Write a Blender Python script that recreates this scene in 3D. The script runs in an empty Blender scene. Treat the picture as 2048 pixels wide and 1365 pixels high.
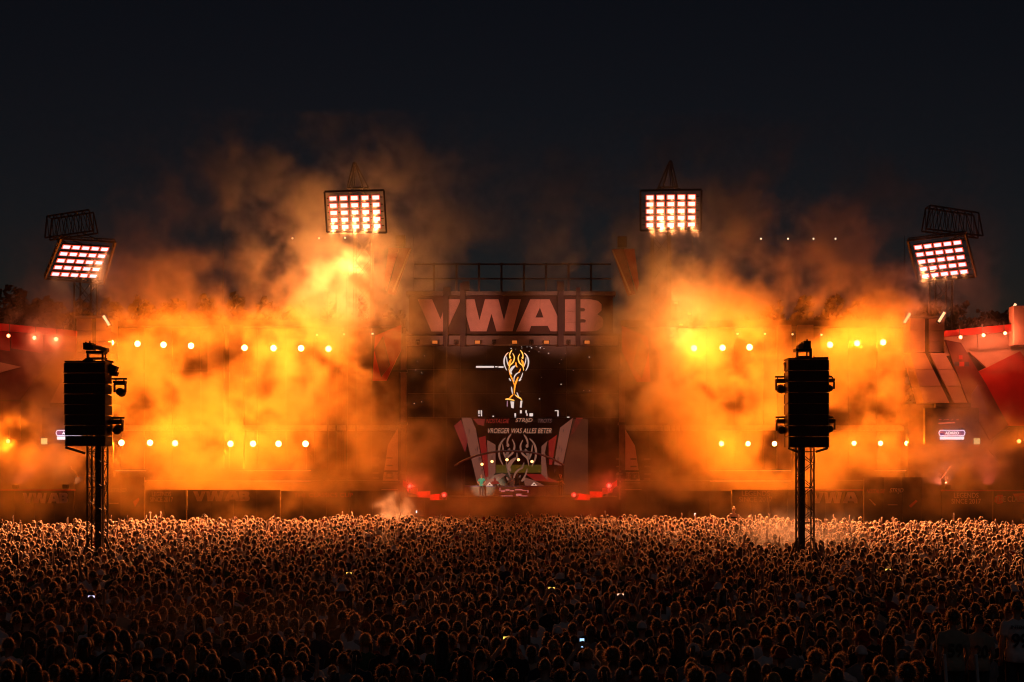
import bpy, bmesh, math, random
import numpy as np
from mathutils import Vector, Matrix

# ------------------------------------------------------------------ scene, camera, sky, exposure
scene = bpy.context.scene
col = scene.collection
F, H, CX, HY = 2844.4, 4.6, 1024.0, 940.0          # focal length in photo pixels, eye height, principal column, horizon row

cam_data = bpy.data.cameras.new('camera')
cam_data.lens = 50.0; cam_data.sensor_width = 36.0
cam_data.shift_y = (HY - 682.5) / 2048.0
cam_data.clip_start = 0.5; cam_data.clip_end = 2000
cam = bpy.data.objects.new('camera', cam_data); col.objects.link(cam)
cam.location = (0, 0, H); cam.rotation_euler = (math.radians(90), 0, 0)
scene.camera = cam

world = bpy.data.worlds.new('World'); scene.world = world; world.use_nodes = True
wn = world.node_tree; wn.nodes.clear()
wout = wn.nodes.new('ShaderNodeOutputWorld'); wbg = wn.nodes.new('ShaderNodeBackground')
sky = wn.nodes.new('ShaderNodeTexSky'); sky.sky_type = 'NISHITA'; sky.sun_disc = False
sky.sun_elevation = math.radians(-5.0); sky.sun_rotation = math.radians(0); sky.altitude = 0
sky.air_density = 1.0; sky.dust_density = 1.0; sky.ozone_density = 1.2
wbg.inputs['Strength'].default_value = SKY_STRENGTH = 0.15
wn.links.new(sky.outputs[0], wbg.inputs[0]); wn.links.new(wbg.outputs[0], wout.inputs[0])

fill_sun_d = bpy.data.lights.new('fill_sun', 'SUN'); fill_sun_d.energy = .028; fill_sun_d.angle = math.radians(12); fill_sun_d.color = (.80,.86,1.0)   # faint fill added behind the camera to show the backs of the crowd
fill_sun = bpy.data.objects.new('fill_sun', fill_sun_d); col.objects.link(fill_sun); fill_sun.rotation_euler = (math.radians(52), 0, math.radians(8))

scene.view_settings.view_transform = 'Standard'; scene.view_settings.look = 'None'
scene.view_settings.exposure = 0.0; scene.view_settings.gamma = 1.0
scene.view_settings.use_curve_mapping = False
scene.render.engine = 'CYCLES'
cy = scene.cycles
cy.use_denoising = True; cy.denoiser = 'OPENIMAGEDENOISE'
cy.volume_step_rate = 2.0; cy.volume_max_steps = 256
cy.max_bounces = 4; cy.diffuse_bounces = 1; cy.filter_width = 1.15; cy.glossy_bounces = 2; cy.transmission_bounces = 2
cy.volume_bounces = 0; cy.transparent_max_bounces = 8
cy.use_light_tree = True; cy.sample_clamp_indirect = 4.0
cy.use_adaptive_sampling = True; cy.adaptive_threshold = 0.02

R = random.Random(20170)

def P(px, py, Y):                                   # point at distance Y seen at photo pixel px, py
    return Vector(((px - CX) * Y / F, Y, H - (py - HY) * Y / F))
def M(px, Y):                                       # photo pixels to metres at distance Y
    return px * Y / F

# ------------------------------------------------------------------ materials
MATS = {}
def mat(name, color, rough=0.6, metal=0.0, wear=0.25, scale=3.0, bump=0.0, spec=0.4, sheen=0.0):
    if name in MATS: return MATS[name]
    m = bpy.data.materials.new(name); m.use_nodes = True; nt = m.node_tree
    b = nt.nodes['Principled BSDF']
    tc = nt.nodes.new('ShaderNodeTexCoord')
    n = nt.nodes.new('ShaderNodeTexNoise'); n.inputs['Scale'].default_value = scale; n.inputs['Detail'].default_value = 5
    nt.links.new(tc.outputs['Object'], n.inputs['Vector'])
    r = nt.nodes.new('ShaderNodeValToRGB')
    c = color
    r.color_ramp.elements[0].position = 0.3; r.color_ramp.elements[1].position = 0.72
    r.color_ramp.elements[0].color = (c[0]*(1-wear), c[1]*(1-wear), c[2]*(1-wear), 1)
    r.color_ramp.elements[1].color = (min(1, c[0]*(1+wear*.6)), min(1, c[1]*(1+wear*.6)), min(1, c[2]*(1+wear*.6)), 1)
    nt.links.new(n.outputs['Fac'], r.inputs['Fac']); nt.links.new(r.outputs[0], b.inputs['Base Color'])
    b.inputs['Roughness'].default_value = rough; b.inputs['Metallic'].default_value = metal
    b.inputs['Specular IOR Level'].default_value = spec
    if sheen:
        b.inputs['Sheen Weight'].default_value = sheen; b.inputs['Sheen Roughness'].default_value = 0.4
    if bump:
        bp = nt.nodes.new('ShaderNodeBump'); bp.inputs['Strength'].default_value = bump
        nt.links.new(n.outputs['Fac'], bp.inputs['Height']); nt.links.new(bp.outputs[0], b.inputs['Normal'])
    MATS[name] = m
    return m

def glow(name, color, strength, sample=False):
    if name in MATS: return MATS[name]
    m = bpy.data.materials.new(name); m.use_nodes = True
    b = m.node_tree.nodes['Principled BSDF']
    b.inputs['Base Color'].default_value = (0.05, 0.05, 0.05, 1)
    b.inputs['Emission Color'].default_value = (*color, 1); b.inputs['Emission Strength'].default_value = strength
    m.cycles.emission_sampling = 'FRONT' if sample else 'NONE'
    MATS[name] = m
    return m

# ------------------------------------------------------------------ object helpers
def worldloc(o):
    v = Vector((0, 0, 0))
    while o is not None:
        v = v + o.location; o = o.parent
    return v

class MB:
    def __init__(s): s.v = []; s.f = []; s.strand = []
    def add(s, vs, fs):
        k = len(s.v); s.v += [Vector(v) for v in vs]; s.f += [tuple(i + k for i in f) for f in fs]; return s
    def obox(s, c, u, v, w):                        # centre and three half vectors
        c, u, v, w = Vector(c), Vector(u), Vector(v), Vector(w)
        vs = [c+a*u+b*v+d*w for a in (-1, 1) for b in (-1, 1) for d in (-1, 1)]
        fs = [(0,1,3,2),(4,6,7,5),(0,4,5,1),(2,3,7,6),(0,2,6,4),(1,5,7,3)]
        if u.cross(v).dot(w) < 0: fs = [f[::-1] for f in fs]
        return s.add(vs, fs)
    def box(s, c, size): return s.obox(c, (size[0]/2,0,0), (0,size[1]/2,0), (0,0,size[2]/2))
    def beam(s, p, q, w, h=None):
        p, q = Vector(p), Vector(q); h = h or w
        d = (q-p).normalized(); up = Vector((0,0,1)) if abs(d.z) < .9 else Vector((0,1,0))
        a = d.cross(up).normalized(); b = a.cross(d).normalized()
        return s.obox((p+q)/2, (q-p)/2, a*w/2, b*h/2)
    def tube(s, p, q, r, n=8, r2=None):
        p, q = Vector(p), Vector(q); r2 = r if r2 is None else r2
        d = (q-p).normalized(); up = Vector((0,0,1)) if abs(d.z) < .9 else Vector((0,1,0))
        a = d.cross(up).normalized(); b = d.cross(a).normalized()
        vs = []
        for c, rr in ((p, r), (q, r2)):
            vs += [c + rr*(a*math.cos(2*math.pi*i/n) + b*math.sin(2*math.pi*i/n)) for i in range(n)]
        fs = [(i, (i+1) % n, n+(i+1) % n, n+i) for i in range(n)] + [tuple(range(n))[::-1], tuple(range(n, 2*n))]
        return s.add(vs, fs)
    def path(s, pts, r, n=6, taper=None):
        for i in range(len(pts)-1):
            s.tube(pts[i], pts[i+1], r if taper is None else taper[i], n, r if taper is None else taper[i+1])
        return s
    def prism(s, pts, d):                           # closed outline, pushed back by vector d
        n = len(pts); pts = [Vector(p) for p in pts]; d = Vector(d)
        nrm = sum((pts[i].cross(pts[(i+1) % n]) for i in range(n)), Vector())
        if nrm.dot(d) > 0: pts = pts[::-1]
        vs = pts + [p + d for p in pts]
        fs = [tuple(range(n)), tuple(range(n, 2*n))[::-1]] + [(i, n+i, n+(i+1) % n, (i+1) % n) for i in range(n)]
        return s.add(vs, fs)
    def ppoly(s, pxs, Y, t):                        # outline given where the photograph shows it, at distance Y, t metres thick
        return s.prism([P(x, y, Y) for x, y in pxs], (0, t, 0))
    def ellip(s, c, r, nu=14, nv=9):
        vs = [Vector(c)+Vector((0,0,r[2]))]
        for j in range(1, nv):
            t = math.pi*j/nv
            vs += [Vector(c)+Vector((r[0]*math.sin(t)*math.cos(2*math.pi*i/nu), r[1]*math.sin(t)*math.sin(2*math.pi*i/nu), r[2]*math.cos(t))) for i in range(nu)]
        vs.append(Vector(c)-Vector((0,0,r[2]))); e = len(vs)-1
        fs = [(0, 1+i, 1+(i+1) % nu) for i in range(nu)]
        for j in range(nv-2):
            a = 1+j*nu
            fs += [(a+i, a+nu+i, a+nu+(i+1) % nu, a+(i+1) % nu) for i in range(nu)]
        a = 1+(nv-2)*nu
        fs += [(e, a+(i+1) % nu, a+i) for i in range(nu)]
        return s.add(vs, fs)
    def mesh(s, name, off=Vector((0,0,0))):
        me = bpy.data.meshes.new(name)
        me.from_pydata([tuple(v-off) for v in s.v], [], s.f); me.update()
        return me
    def build(s, name, m, parent=None, loc=None, smooth=False, bevel=0.0, kind=None, label=None):
        off = worldloc(parent) if parent is not None else Vector((0,0,0))
        if loc is not None and parent is None: off = Vector(loc)
        o = bpy.data.objects.new(name, s.mesh(name, off)); col.objects.link(o)
        if loc is not None and parent is None: o.location = loc
        o.data.materials.append(m)
        if smooth:
            o.data.polygons.foreach_set('use_smooth', [True]*len(o.data.polygons))
        if bevel:
            md = o.modifiers.new('bevel', 'BEVEL'); md.width = bevel; md.segments = 2; md.limit_method = 'ANGLE'
        if parent is not None: o.parent = parent
        if kind: o['kind'] = kind
        if label: o['label'] = label
        return o

def thing(name, label, cat, loc=(0,0,0), group=None):
    o = bpy.data.objects.new(name, None); col.objects.link(o); o.location = loc
    o.empty_display_size = .3
    return tag(o, label, cat, group)
def tag(o, label, cat, group=None):
    o['label'] = label; o['category'] = cat
    if group: o['group'] = group
    return o
KIDS = {}
def copy_tree(o, loc=None, label=None, parent=None):
    c = o.copy(); col.objects.link(c)
    if parent is not None: c.parent = parent
    for ch in o.children: copy_tree(ch, parent=c)
    if loc is not None: c.location = loc
    if label: c['label'] = label
    return c

def add_lamp(parent, loc, power, color, kind='POINT', radius=0.15, size=None, direction=None, spot=None, blend=0.6, name='light'):
    d = bpy.data.lights.new(name, kind); d.energy = power; d.color = color
    if kind == 'AREA':
        d.shape = 'RECTANGLE'; d.size, d.size_y = size
    else: d.shadow_soft_size = radius
    if kind == 'SPOT': d.spot_size = math.radians(spot); d.spot_blend = blend
    o = bpy.data.objects.new(name, d); col.objects.link(o)
    if parent is not None:
        o.parent = parent; o.location = Vector(loc) - worldloc(parent)
    else: o.location = loc
    if direction is not None:
        o.rotation_euler = Vector(direction).to_track_quat('-Z', 'Y').to_euler()
    return o

def text_poly(body, px0, py0, px1, py1, Y, shear=0.0, bold=0.0, t=0.02):
    """flat lettering as a thin mesh that fills the box px0..px1, py0..py1 at distance Y; returns an MB"""
    cu = bpy.data.curves.new('lettering', 'FONT'); cu.body = body; cu.size = 1.0; cu.shear = shear
    cu.offset = bold; cu.resolution_u = 3; cu.extrude = 0.0; cu.align_x = 'CENTER'; cu.space_line = 0.85
    o = bpy.data.objects.new('lettering', cu); col.objects.link(o)
    bpy.context.view_layer.update()
    me = bpy.data.meshes.new_from_object(o.evaluated_get(bpy.context.evaluated_depsgraph_get()))
    bpy.data.objects.remove(o); bpy.data.curves.remove(cu)
    xs = [v.co.x for v in me.vertices]; ys = [v.co.y for v in me.vertices]
    x0, x1, y0, y1 = min(xs), max(xs), min(ys), max(ys)
    mb = MB(); vs = []
    for v in me.vertices:
        u = (v.co.x-x0)/(x1-x0); w = (v.co.y-y0)/(y1-y0)
        vs.append(P(px0+u*(px1-px0), py1+w*(py0-py1), Y))
    fs = []
    for p in me.polygons:
        f = tuple(p.vertices); a, b, c = (vs[i] for i in f[:3])
        fs.append(f if (b-a).cross(c-a).y < 0 else f[::-1])
    mb.add(vs, fs); bpy.data.meshes.remove(me)
    return mb

# ------------------------------------------------------------------ colours of things
BLACK = mat('black paint', (.012,.012,.013), .55, scale=6)
STEEL = mat('dark steel', (.06,.058,.055), .45, .7, scale=8)
GREY = mat('grey steel', (.14,.135,.13), .5, .3, scale=4)
ALU = mat('aluminium truss', (.32,.31,.3), .4, .8, scale=6)
CREAM = mat('cream cladding', (.40,.27,.22), .7, scale=.6, wear=.18)
REDP = mat('red cladding', (.34,.010,.012), .6, scale=.6, wear=.2)
MAROON = mat('maroon cladding', (.10,.012,.018), .6, scale=.7)
PURPLE = mat('purple cladding', (.10,.02,.12), .6, scale=.7)
WALLB = mat('brown panel', (.05,.03,.02), .7, scale=.5, wear=.3)
WALLC = mat('tan panel', (.06,.036,.024), .7, scale=.5, wear=.3)
WALLD = mat('dark board', (.035,.022,.02), .7, scale=.8)
WHITEP = mat('white print', (.75,.70,.68), .6, scale=2, wear=.15)
REDPR = mat('red print', (.55,.02,.02), .6, scale=2)
GRASSM = mat('trampled grass', (.03,.04,.015), .9, scale=.8, bump=.3)
# ------------------------------------------------------------------ ground, trees
gm = bmesh.new()
for y0, y1, n in ((-30, 140, 34), (140, 900, 10)):
    for i in range(n):
        for j in range(-12, 12):
            w = 30 if y0 < 100 else 80
            a, b = y0+(y1-y0)*i/n, y0+(y1-y0)*(i+1)/n
            vs = [gm.verts.new((j*w, a, 0)), gm.verts.new(((j+1)*w, a, 0)), gm.verts.new(((j+1)*w, b, 0)), gm.verts.new((j*w, b, 0))]
            gm.faces.new(vs)
bmesh.ops.remove_doubles(gm, verts=gm.verts, dist=.01)
me = bpy.data.meshes.new('ground'); gm.to_mesh(me); gm.free()
ground = bpy.data.objects.new('ground', me); col.objects.link(ground); me.materials.append(GRASSM); ground['kind'] = 'structure'

def treeline(x0, x1, Y, base, tops, n, label):
    """a far wood: trunks and thousands of leaf clumps following an uneven top"""
    mb = MB(); rr = random.Random(int(x0)+7)
    for i in range(n):
        u = rr.random(); x = x0+(x1-x0)*u
        k = u*(len(tops)-1); j = min(int(k), len(tops)-2); top = tops[j]+(tops[j+1]-tops[j])*(k-j)
        top += 1.1*math.sin(x*1.9)+.7*math.sin(x*4.3+1)+.4*math.sin(x*9.1)
        z = base + (top-base)*(1-rr.random()**2.2)
        c = Vector((x, Y+rr.uniform(-3, 3), z)); s = rr.uniform(.25, .6)
        a = Vector((rr.uniform(-1,1), rr.uniform(-1,1), rr.uniform(-1,1))).normalized()
        b = a.orthogonal().normalized(); d = a.cross(b)
        mb.add([c+b*s, c+d*s*.6, c-b*s, c-d*s*.6], [(0,1,2),(0,2,3)])
    for i in range(int((x1-x0)/3)):
        x = x0+3*i+rr.uniform(0, 2); mb.tube((x, Y, 0), (x+.2, Y, base+2.5), .2, 6, .08)
    o = mb.build('treeline', mat('dark leaves', (.013,.016,.007), .8, scale=1)); o['kind'] = 'stuff'
    o['label'] = label; return o
TY = 150.0
zt = lambda py: P(0, py, TY).z
treeline(P(-120,0,TY).x, P(160,0,TY).x, TY, 8.0, [zt(598), zt(600), zt(612), zt(628), zt(640)], 5200, 'dark wood behind the red wall')
treeline(P(160,0,TY).x, P(830,0,TY).x, TY, 11.0, [zt(640), zt(628), zt(630), zt(640), zt(650)], 6500, 'dark wood behind the wing')
treeline(P(1480,0,TY).x, P(2170,0,TY).x, TY, 11.0, [zt(650), zt(625), zt(640), zt(650), zt(640)], 6500, 'dark wood behind the far wing')

# ------------------------------------------------------------------ stage wings
def mirror(pts): return [(2042-x, y) for x, y in pts]
WY = 119.0
def wing(side):
    S = (lambda pts: pts) if side == 'left' else mirror
    x0, x1 = (232, 800) if side == 'left' else (1242, 1810)
    b = P((x0+x1)/2, 940, WY); b.z = 0
    w = thing('stage_wing', 'long panelled %s wing of the stage beside the %s' % (side, 'turquoise man' if side == 'left' else 'man guarding the booth'), 'stage wing', b)
    n = 10; dx = (x1-x0)/n
    rows = [(656, 740), (744, 850), (862, 938)]
    for i in range(n):
        for (ya, yb) in rows:
            xa, xb = x0+dx*i+1.2, x0+dx*(i+1)-1.2
            dy = R.uniform(-.05, .05)
            MB().ppoly([(xa,ya),(xb,ya),(xb,yb),(xa,yb)], WY+dy, .25).build('panel', WALLB if (i+ya) % 3 else WALLC, w)
    MB().ppoly([(x0,641),(x1,641),(x1,653),(x0,653)], WY-.6, 1.4).build('parapet', WALLD, w)
    MB().ppoly([(x0,662),(x1,662),(x1,1034),(x0,1034)], WY+.6, .3).build('backing_wall', WALLD, w)
    # lamp gantry for the lower row
    MB().ppoly([(x0,851),(x1,851),(x1,861),(x0,861)], WY-1.2, .9).build('gantry_beam', GREY, w)
    for y, t in ((941, 1.8), (962, 2.6)):
        MB().ppoly([(x0,y),(x1,y),(x1,y+4),(x0,y+4)], WY-t, t-.1).build('ledge', STEEL, w)
        MB().ppoly([(x0,y+4.6),(x1,y+4.6),(x1,y+17),(x0,y+17)], WY-t+.3, .2).build('fascia', WALLD, w)
        MB().ppoly(S([(460,y),(622,y),(622,y+1.6),(460,y+1.6)]), WY-t-.03, .02).build('edge_strip', glow('amber strip', (1,.33,.08), .55), w)
        MB().ppoly(S([(205,y),(292,y),(292,y+1.6),(205,y+1.6)]), WY-t-.03, .02).build('edge_strip', glow('amber strip', (1,.33,.08), .55), w)
    # square columns
    for xa, xb, ytop in ((415,446,650),(459,486,650)):
        MB().ppoly(S([(xa,ytop),(xb,ytop),(xb,938),(xa,938)]), WY-.9, .8).build('column', mat('worn column', (.13,.085,.06), .7, scale=.8), w)
    # end post with braces under the lower lamp row
    for a, c, th in (((611,897),(611,940),.16),((571,940),(606,898),.12),((606,903),(620,903),.12),((612,903),(624,914),.1)):
        a, c = S([a, c]); MB().beam(P(*a, WY-1.6), P(*c, WY-1.6), th).build('gantry_post', STEEL, w)
    # lower skirt of the wing, row of boards
    for i in range(12):
        xa, xb = x0+(x1-x0)*i/12+.5, x0+(x1-x0)*(i+1)/12-.5
        MB().ppoly([(xa,980),(xb,980),(xb,1034),(xa,1034)], WY-2.2+R.uniform(-.02,.02), .15).build('skirt_board', WALLD, w)
    return w
wing('left'); wing('right')

def buttress(side):
    S = (lambda pts: pts) if side == 'left' else mirror
    PY = 116.5
    b = P(186 if side == 'left' else 1856, 940, PY); b.z = 0
    t = thing('buttress_tower', 'pale split buttress with a flared leg at the %s end of the stage' % side, 'buttress', b)
    for k, (xa, xb) in enumerate(((153,183),(192,222))):
        ys = [637, 662, 684, 705]
        for j in range(3):
            MB().ppoly(S([(xa,ys[j]+.5),(xb,ys[j]+.5),(xb,ys[j+1]-.4),(xa,ys[j+1]-.4)]), PY+R.uniform(-.03,.03), 2.0).build('panel', CREAM, t)
    MB().ppoly(S([(183,634),(192,634),(192,716),(181,716)]), PY+.25, 1.6).build('slot', WALLD, t)
    # flared leg, three panels long on each side of the slot
    L0 = [(153,706),(183,706),(134,806),(97,806)]; L1 = [(192,706),(222,706),(194,806),(143,806)]
    for L in (L0, L1):
        for j in range(3):
            f0, f1 = j/3+.004, (j+1)/3-.004
            lerp = lambda p, q, f: (p[0]+(q[0]-p[0])*f, p[1]+(q[1]-p[1])*f)
            q = [lerp(L[0], L[3], f0), lerp(L[1], L[2], f0), lerp(L[1], L[2], f1), lerp(L[0], L[3], f1)]
            MB().ppoly(S(q), PY-.5+R.uniform(-.03,.03), 2.2).build('leg_panel', CREAM, t)
    MB().ppoly(S([(183,706),(192,706),(143,806),(134,806)]), PY-.2, 1.6).build('slot', WALLD, t)
    MB().ppoly(S([(150,632),(225,632),(225,637),(150,637)]), PY-.2, 2.3).build('cap', GREY, t)
    MB().ppoly(S([(100,808),(225,808),(225,1034),(100,1034)]), PY, 2.4).build('plinth', WALLB, t)
    return t
buttress('left'); buttress('right')
def cap_lamp(px, py, dx, label):
    PY = 116.0
    c = P(px, py, PY)
    t = thing('wash_light', label, 'stage light', c, 'wash lights on the buttress tops')
    u = Vector((.16*dx, 0, .26)); 
    MB().obox(c, u*1.7, (0,.18,0), Vector((u.z,0,-u.x))*.5).build('housing', BLACK, t)
    MB().obox(c+Vector((0,-.2,0)), u*1.5, (0,.02,0), Vector((u.z,0,-u.x))*.33).build('lens', glow('warm wash lens', (1,.55,.28), 1.6), t)
    MB().beam(c+Vector((0,.1,-.1)), c+Vector((0,.1,-.5)), .08).build('bracket', STEEL, t)
cap_lamp(214, 642, -1, 'tilted lit wash lamp on top of the left pale buttress')
cap_lamp(1813, 637, 1, 'tilted lit wash lamp on the inner top corner of the right pale buttress')
cap_lamp(1882, 635, 1, 'tilted lit wash lamp on the outer top corner of the right pale buttress')
cap_lamp(2024, 618, 1, 'tilted lit wash lamp on the block at the right edge')

def outer_wall(side):
    S = (lambda pts: pts) if side == 'left' else mirror
    OY = 116.0
    b = P(30 if side == 'left' else 2012, 940, OY); b.z = 0
    t = thing('painted_wall', 'angled painted end wall in red beyond the %s buttress' % side, 'wall', b)
    add = lambda n, pts, m, dy=0.0: MB().ppoly(S(pts), OY+dy, .3).build(n, m, t)
    # roof edge
    add('roof_edge', [(-150,632),(152,662),(152,674),(-150,650)], REDP, -.8)
    for a, c in ((-150,-60),(-58,20),(22,86),(88,152)):
        yt = lambda x: 652+(x+150)*.075
        add('panel', [(a,yt(a)),(c,yt(c)),(c,yt(c)+38),(a,yt(a)+32)], CREAM if side == 'right' else REDP)
    if side == 'left':
        add('panel', [(-150,690),(-60,690),(-60,716),(-150,700)], REDP)
        add('panel', [(-58,690),(112,700),(40,800),(-58,800)], MAROON, .02)
        add('panel', [(-150,702),(-62,717),(-62,800),(-150,800)], REDP)
        add('arrow_panel', [(-60,712),(42,734),(-60,762)], CREAM, -.12)
        add('panel', [(114,700),(152,706),(100,806),(42,800)], MAROON)
        add('panel', [(-150,803),(40,803),(40,880),(-150,880)], MAROON, .01)
        add('panel', [(42,806),(100,808),(100,880),(42,880)], WALLB)
    else:
        add('panel', [(-150,692),(106,698),(100,708),(30,770),(-30,742),(-150,728)], CREAM)
        add('panel', [(86,742),(24,852),(-6,852),(-150,852),(-150,731),(-30,745),(2,703),(86,744)], REDP, -.06)
        add('band_panel', [(152,680),(120,686),(70,768),(26,850),(62,880),(107,803)], MAROON, -.15)
        add('band_panel', [(86,770),(64,830),(100,826),(100,790)], PURPLE, -.2)
        add('panel', [(-150,855),(22,855),(60,882),(-150,882)], WALLD)
        add('square_patch', [(117,711),(124,711),(124,719),(117,719)], REDP, -.2)
        add('square_patch', [(114,724),(123,724),(123,733),(114,733)], REDP, -.2)
        add('square_patch', [(124,724),(133,724),(133,732),(124,732)], mat('navy patch',(.03,.03,.08)), -.2)
        add('square_patch', [(104,724),(112,724),(112,733),(104,733)], mat('navy patch',(.03,.03,.08)), -.2)
        MB().ppoly([(2028,612),(2120,612),(2120,690),(2028,690)], OY-1.4, 1.2).build('corner_block', CREAM, t)
        for cx, cy_, r in ((1831,782,4),(1840,794,3.4),(1851,799,3),(1866,801,2.5)):
            pass
    add('lower_wall', [(-150,886),(226,886),(226,968),(-150,968)], WALLB, .1)
    add('back_wall', [(-150,668),(150,680),(150,1034),(-150,1034)], WALLD, .8)
    # slanted uplit fin and leaning strut
    if side == 'right': MB().ppoly(S([(52,876),(34,924),(40,928),(64,900)]), OY-.9, .2).build('fin', WALLB, t)
    MB().beam(P(*S([(138,936)])[0], OY-1.6), P(*S([(165,972)])[0], OY-1.6), .35).build('strut', WALLD, t)
    return t
outer_wall('left'); outer_wall('right')

# ------------------------------------------------------------------ side video screens
def side_screen(side):
    S = (lambda pts: pts) if side == 'left' else mirror
    SY = 113.5
    b = P(138 if side == 'left' else 1904, 940, SY); b.z = 0
    t = thing('video_screen', 'stepped dark video screen with a lit name plate on the %s end wall' % side, 'screen', b)
    MB().ppoly(S([(84,816),(192,816),(192,888),(84,888)]), SY, .5).build('cabinet', BLACK, t)
    MB().ppoly(S([(100,806),(170,806),(170,815.4),(100,815.4)]), SY+.05, .5).build('cabinet', BLACK, t)
    pts = S([(114,860.5),(117,860.5),(159,860.5),(162,860.5),(165,866),(162,873),(114,873),(111,866)])
    pp = MB().ppoly(pts, SY-.04, .03).build('name_plate', glow('plate border', (.9,.75,1.0), 1.6), t)
    MB().ppoly(S([(115,862),(161,862),(163.5,866),(161,871),(115,871),(112.6,866)]), SY-.08, .03).build('plate_face', glow('plate violet', (.06,.02,.16), 1.0), pp)
    xs = sorted((S([(124,0)])[0][0], S([(152,0)])[0][0]))
    text_poly('ADARO', xs[0], 863.5, xs[1], 869.5, SY-.1, .1, .03).build('lettering', glow('plate white', (1,.95,1), 1.6), pp)
    MB().ppoly(S([(114,874),(162,874),(162,879.5),(114,879.5)]), SY-.04, .03).build('white_bar', glow('plate white', (1,.95,1), 1.6), t)
    if side == 'right':
        MB().ppoly([(1877,846),(1910,844),(1910,847),(1877,848.4)], SY-.04, .03).build('screen_mark', glow('salmon pixels', (.55,.12,.07), .9), t)
        for x in (1878, 1886, 1893, 1901, 1912):
            MB().ppoly([(x,839+x % 3),(x+5,839),(x+5,840.6),(x,840.6)], SY-.04, .03).build('screen_mark', glow('salmon pixels', (.55,.12,.07), .9), t)
    q = MB().ppoly(S([(93,877),(82,877),(82,889),(93,889)]), SY-.3, .2).build('lit_square', glow('yellow square', (1,.72,.25), .8), t)
    return t
side_screen('left'); side_screen('right')

# ------------------------------------------------------------------ VWAB letters (outlines in a unit box, x right, y down)
LET = {
 'V': ([[(0,0),(.335,0),(.53,.62),(.68,0),(1,0),(.66,1),(.32,1)]], 1.0),
 'W': ([[(0,0),(.17,0),(.26,.66),(.36,0),(.60,0),(.70,.66),(.80,0),(1,0),(.86,1),(.56,1),(.47,.42),(.37,1),(.08,1)]], 1.3),
 'A': ([[(.33,0),(.78,0),(1,.62),(1,1),(.8,1),(.74,.83),(.35,.83),(.31,1),(0,1)]], 1.0),
 'B': ([[(0,0),(.66,0),(.86,.05),(.95,.16),(.95,.34),(.84,.47),(.96,.56),(1,.68),(.97,.86),(.85,.97),(.68,1),(0,1)]], .9),
}
def letter_mb(ch, x0, y0, x1, y1, Y, t):
    pts = [(x0+(x1-x0)*u, y0+(y1-y0)*v) for u, v in LET[ch][0][0]]
    return MB().ppoly(pts, Y, t)
def ring_letter(ch, x0, y0, x1, y1, Y, t):
    """A and B with their counters cut out (outline bridged to the hole)"""
    m = lambda L: [(x0+(x1-x0)*u, y0+(y1-y0)*v) for u, v in L]
    if ch == 'A':
        L = m([(.33,0),(.56,0),(.555,.26),(.45,.57),(.64,.57),(.56,.26),(.565,0),(.78,0),(1,.62),(1,1),(.8,1),(.74,.83),(.35,.83),(.31,1),(0,1)])
    else:
        L = m([(0,0),(.66,0),(.86,.05),(.95,.16),(.95,.34),(.84,.47),(.96,.56),(1,.68),(.97,.86),(.85,.97),(.68,1),(0,1),
               (0,.73),(.30,.73),(.52,.73),(.55,.66),(.50,.62),(.30,.62),(.30,.725),(0,.725),(0,.38),(.30,.38),(.50,.38),(.53,.31),(.49,.27),(.30,.27),(.30,.375),(0,.375)])
    return MB().ppoly(L, Y, t)
def vwab(parent, x0, x1, y0, y1, Y, m, t=.06, chars='VWAB'):
    w = {'V': .245, 'W': .34, 'A': .285, 'B': .205}; g = -.0
    tot = sum(w[c] for c in 'VWAB'); x = x0
    for c in chars:
        ww = (x1-x0)*w[c]/tot
        f = ring_letter if c in 'AB' else letter_mb
        f(c, x+ww*.01, y0, x+ww*.97, y1, Y, t).build('letter', m, parent); x += ww

# ------------------------------------------------------------------ front boards with sponsor lettering
def board(x0, x1, y0, y1, Y, label, kind='banner board', edge=None):
    b = P((x0+x1)/2, 940, Y); b.z = 0
    t = thing('banner_board', label, kind, b, 'printed boards along the foot of the stage')
    n = max(1, round((x1-x0)/42)); y1 = min(y1, HY + H*F/Y - .5)
    for i in range(n):
        xa, xb = x0+(x1-x0)*i/n, x0+(x1-x0)*(i+1)/n
        MB().ppoly([(xa+.25,y0),(xb-.25,y0),(xb-.25,y1),(xa+.25,y1)], Y+R.uniform(0,.02), .3).build('board', WALLD, t)
    if edge: MB().ppoly([(x0,y0-2.5),(x1,y0-2.5),(x1,y0-.3),(x0,y0-.3)], Y-.06, .4).build('edge_rail', edge, t)
    return t
PRINT = mat('faded white print', (.5,.36,.33), .6, scale=2, wear=.2)
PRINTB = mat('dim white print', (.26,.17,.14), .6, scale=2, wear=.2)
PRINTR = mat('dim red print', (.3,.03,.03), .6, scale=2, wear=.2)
BY = 110.0
t = board(-90, 148, 982, 1060, BY, 'dark board with white VWAB print left of the left speaker mast', edge=REDP); vwab(t, 45, 136, 986, 1007, BY-.05, PRINT)
t = board(150, 288, 955, 1060, BY+1.2, 'tall dark board with STRIJD print behind the left speaker mast')
text_poly('STRIJD', 220, 977, 253, 987, BY+1.15, .35, .012).build('lettering', PRINTB, t)
MB().ppoly([(218,1006),(237,1006),(237,1008),(218,1008)], BY+1.15, .03).build('white_dash', PRINTB, t)
MB().ppoly([(266,1004),(277,996),(279,1000),(270,1014)], BY+1.15, .03).build('red_flash', PRINTR, t)
t = board(291, 372, 980, 1060, BY, 'dark board reading LEGENDS SINCE 2017 on the left wing'); text_poly('LEGENDS\nSINCE 2017', 300, 984, 346, 1004, BY-.05, 0, .01).build('lettering', PRINTB, t)
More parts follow.
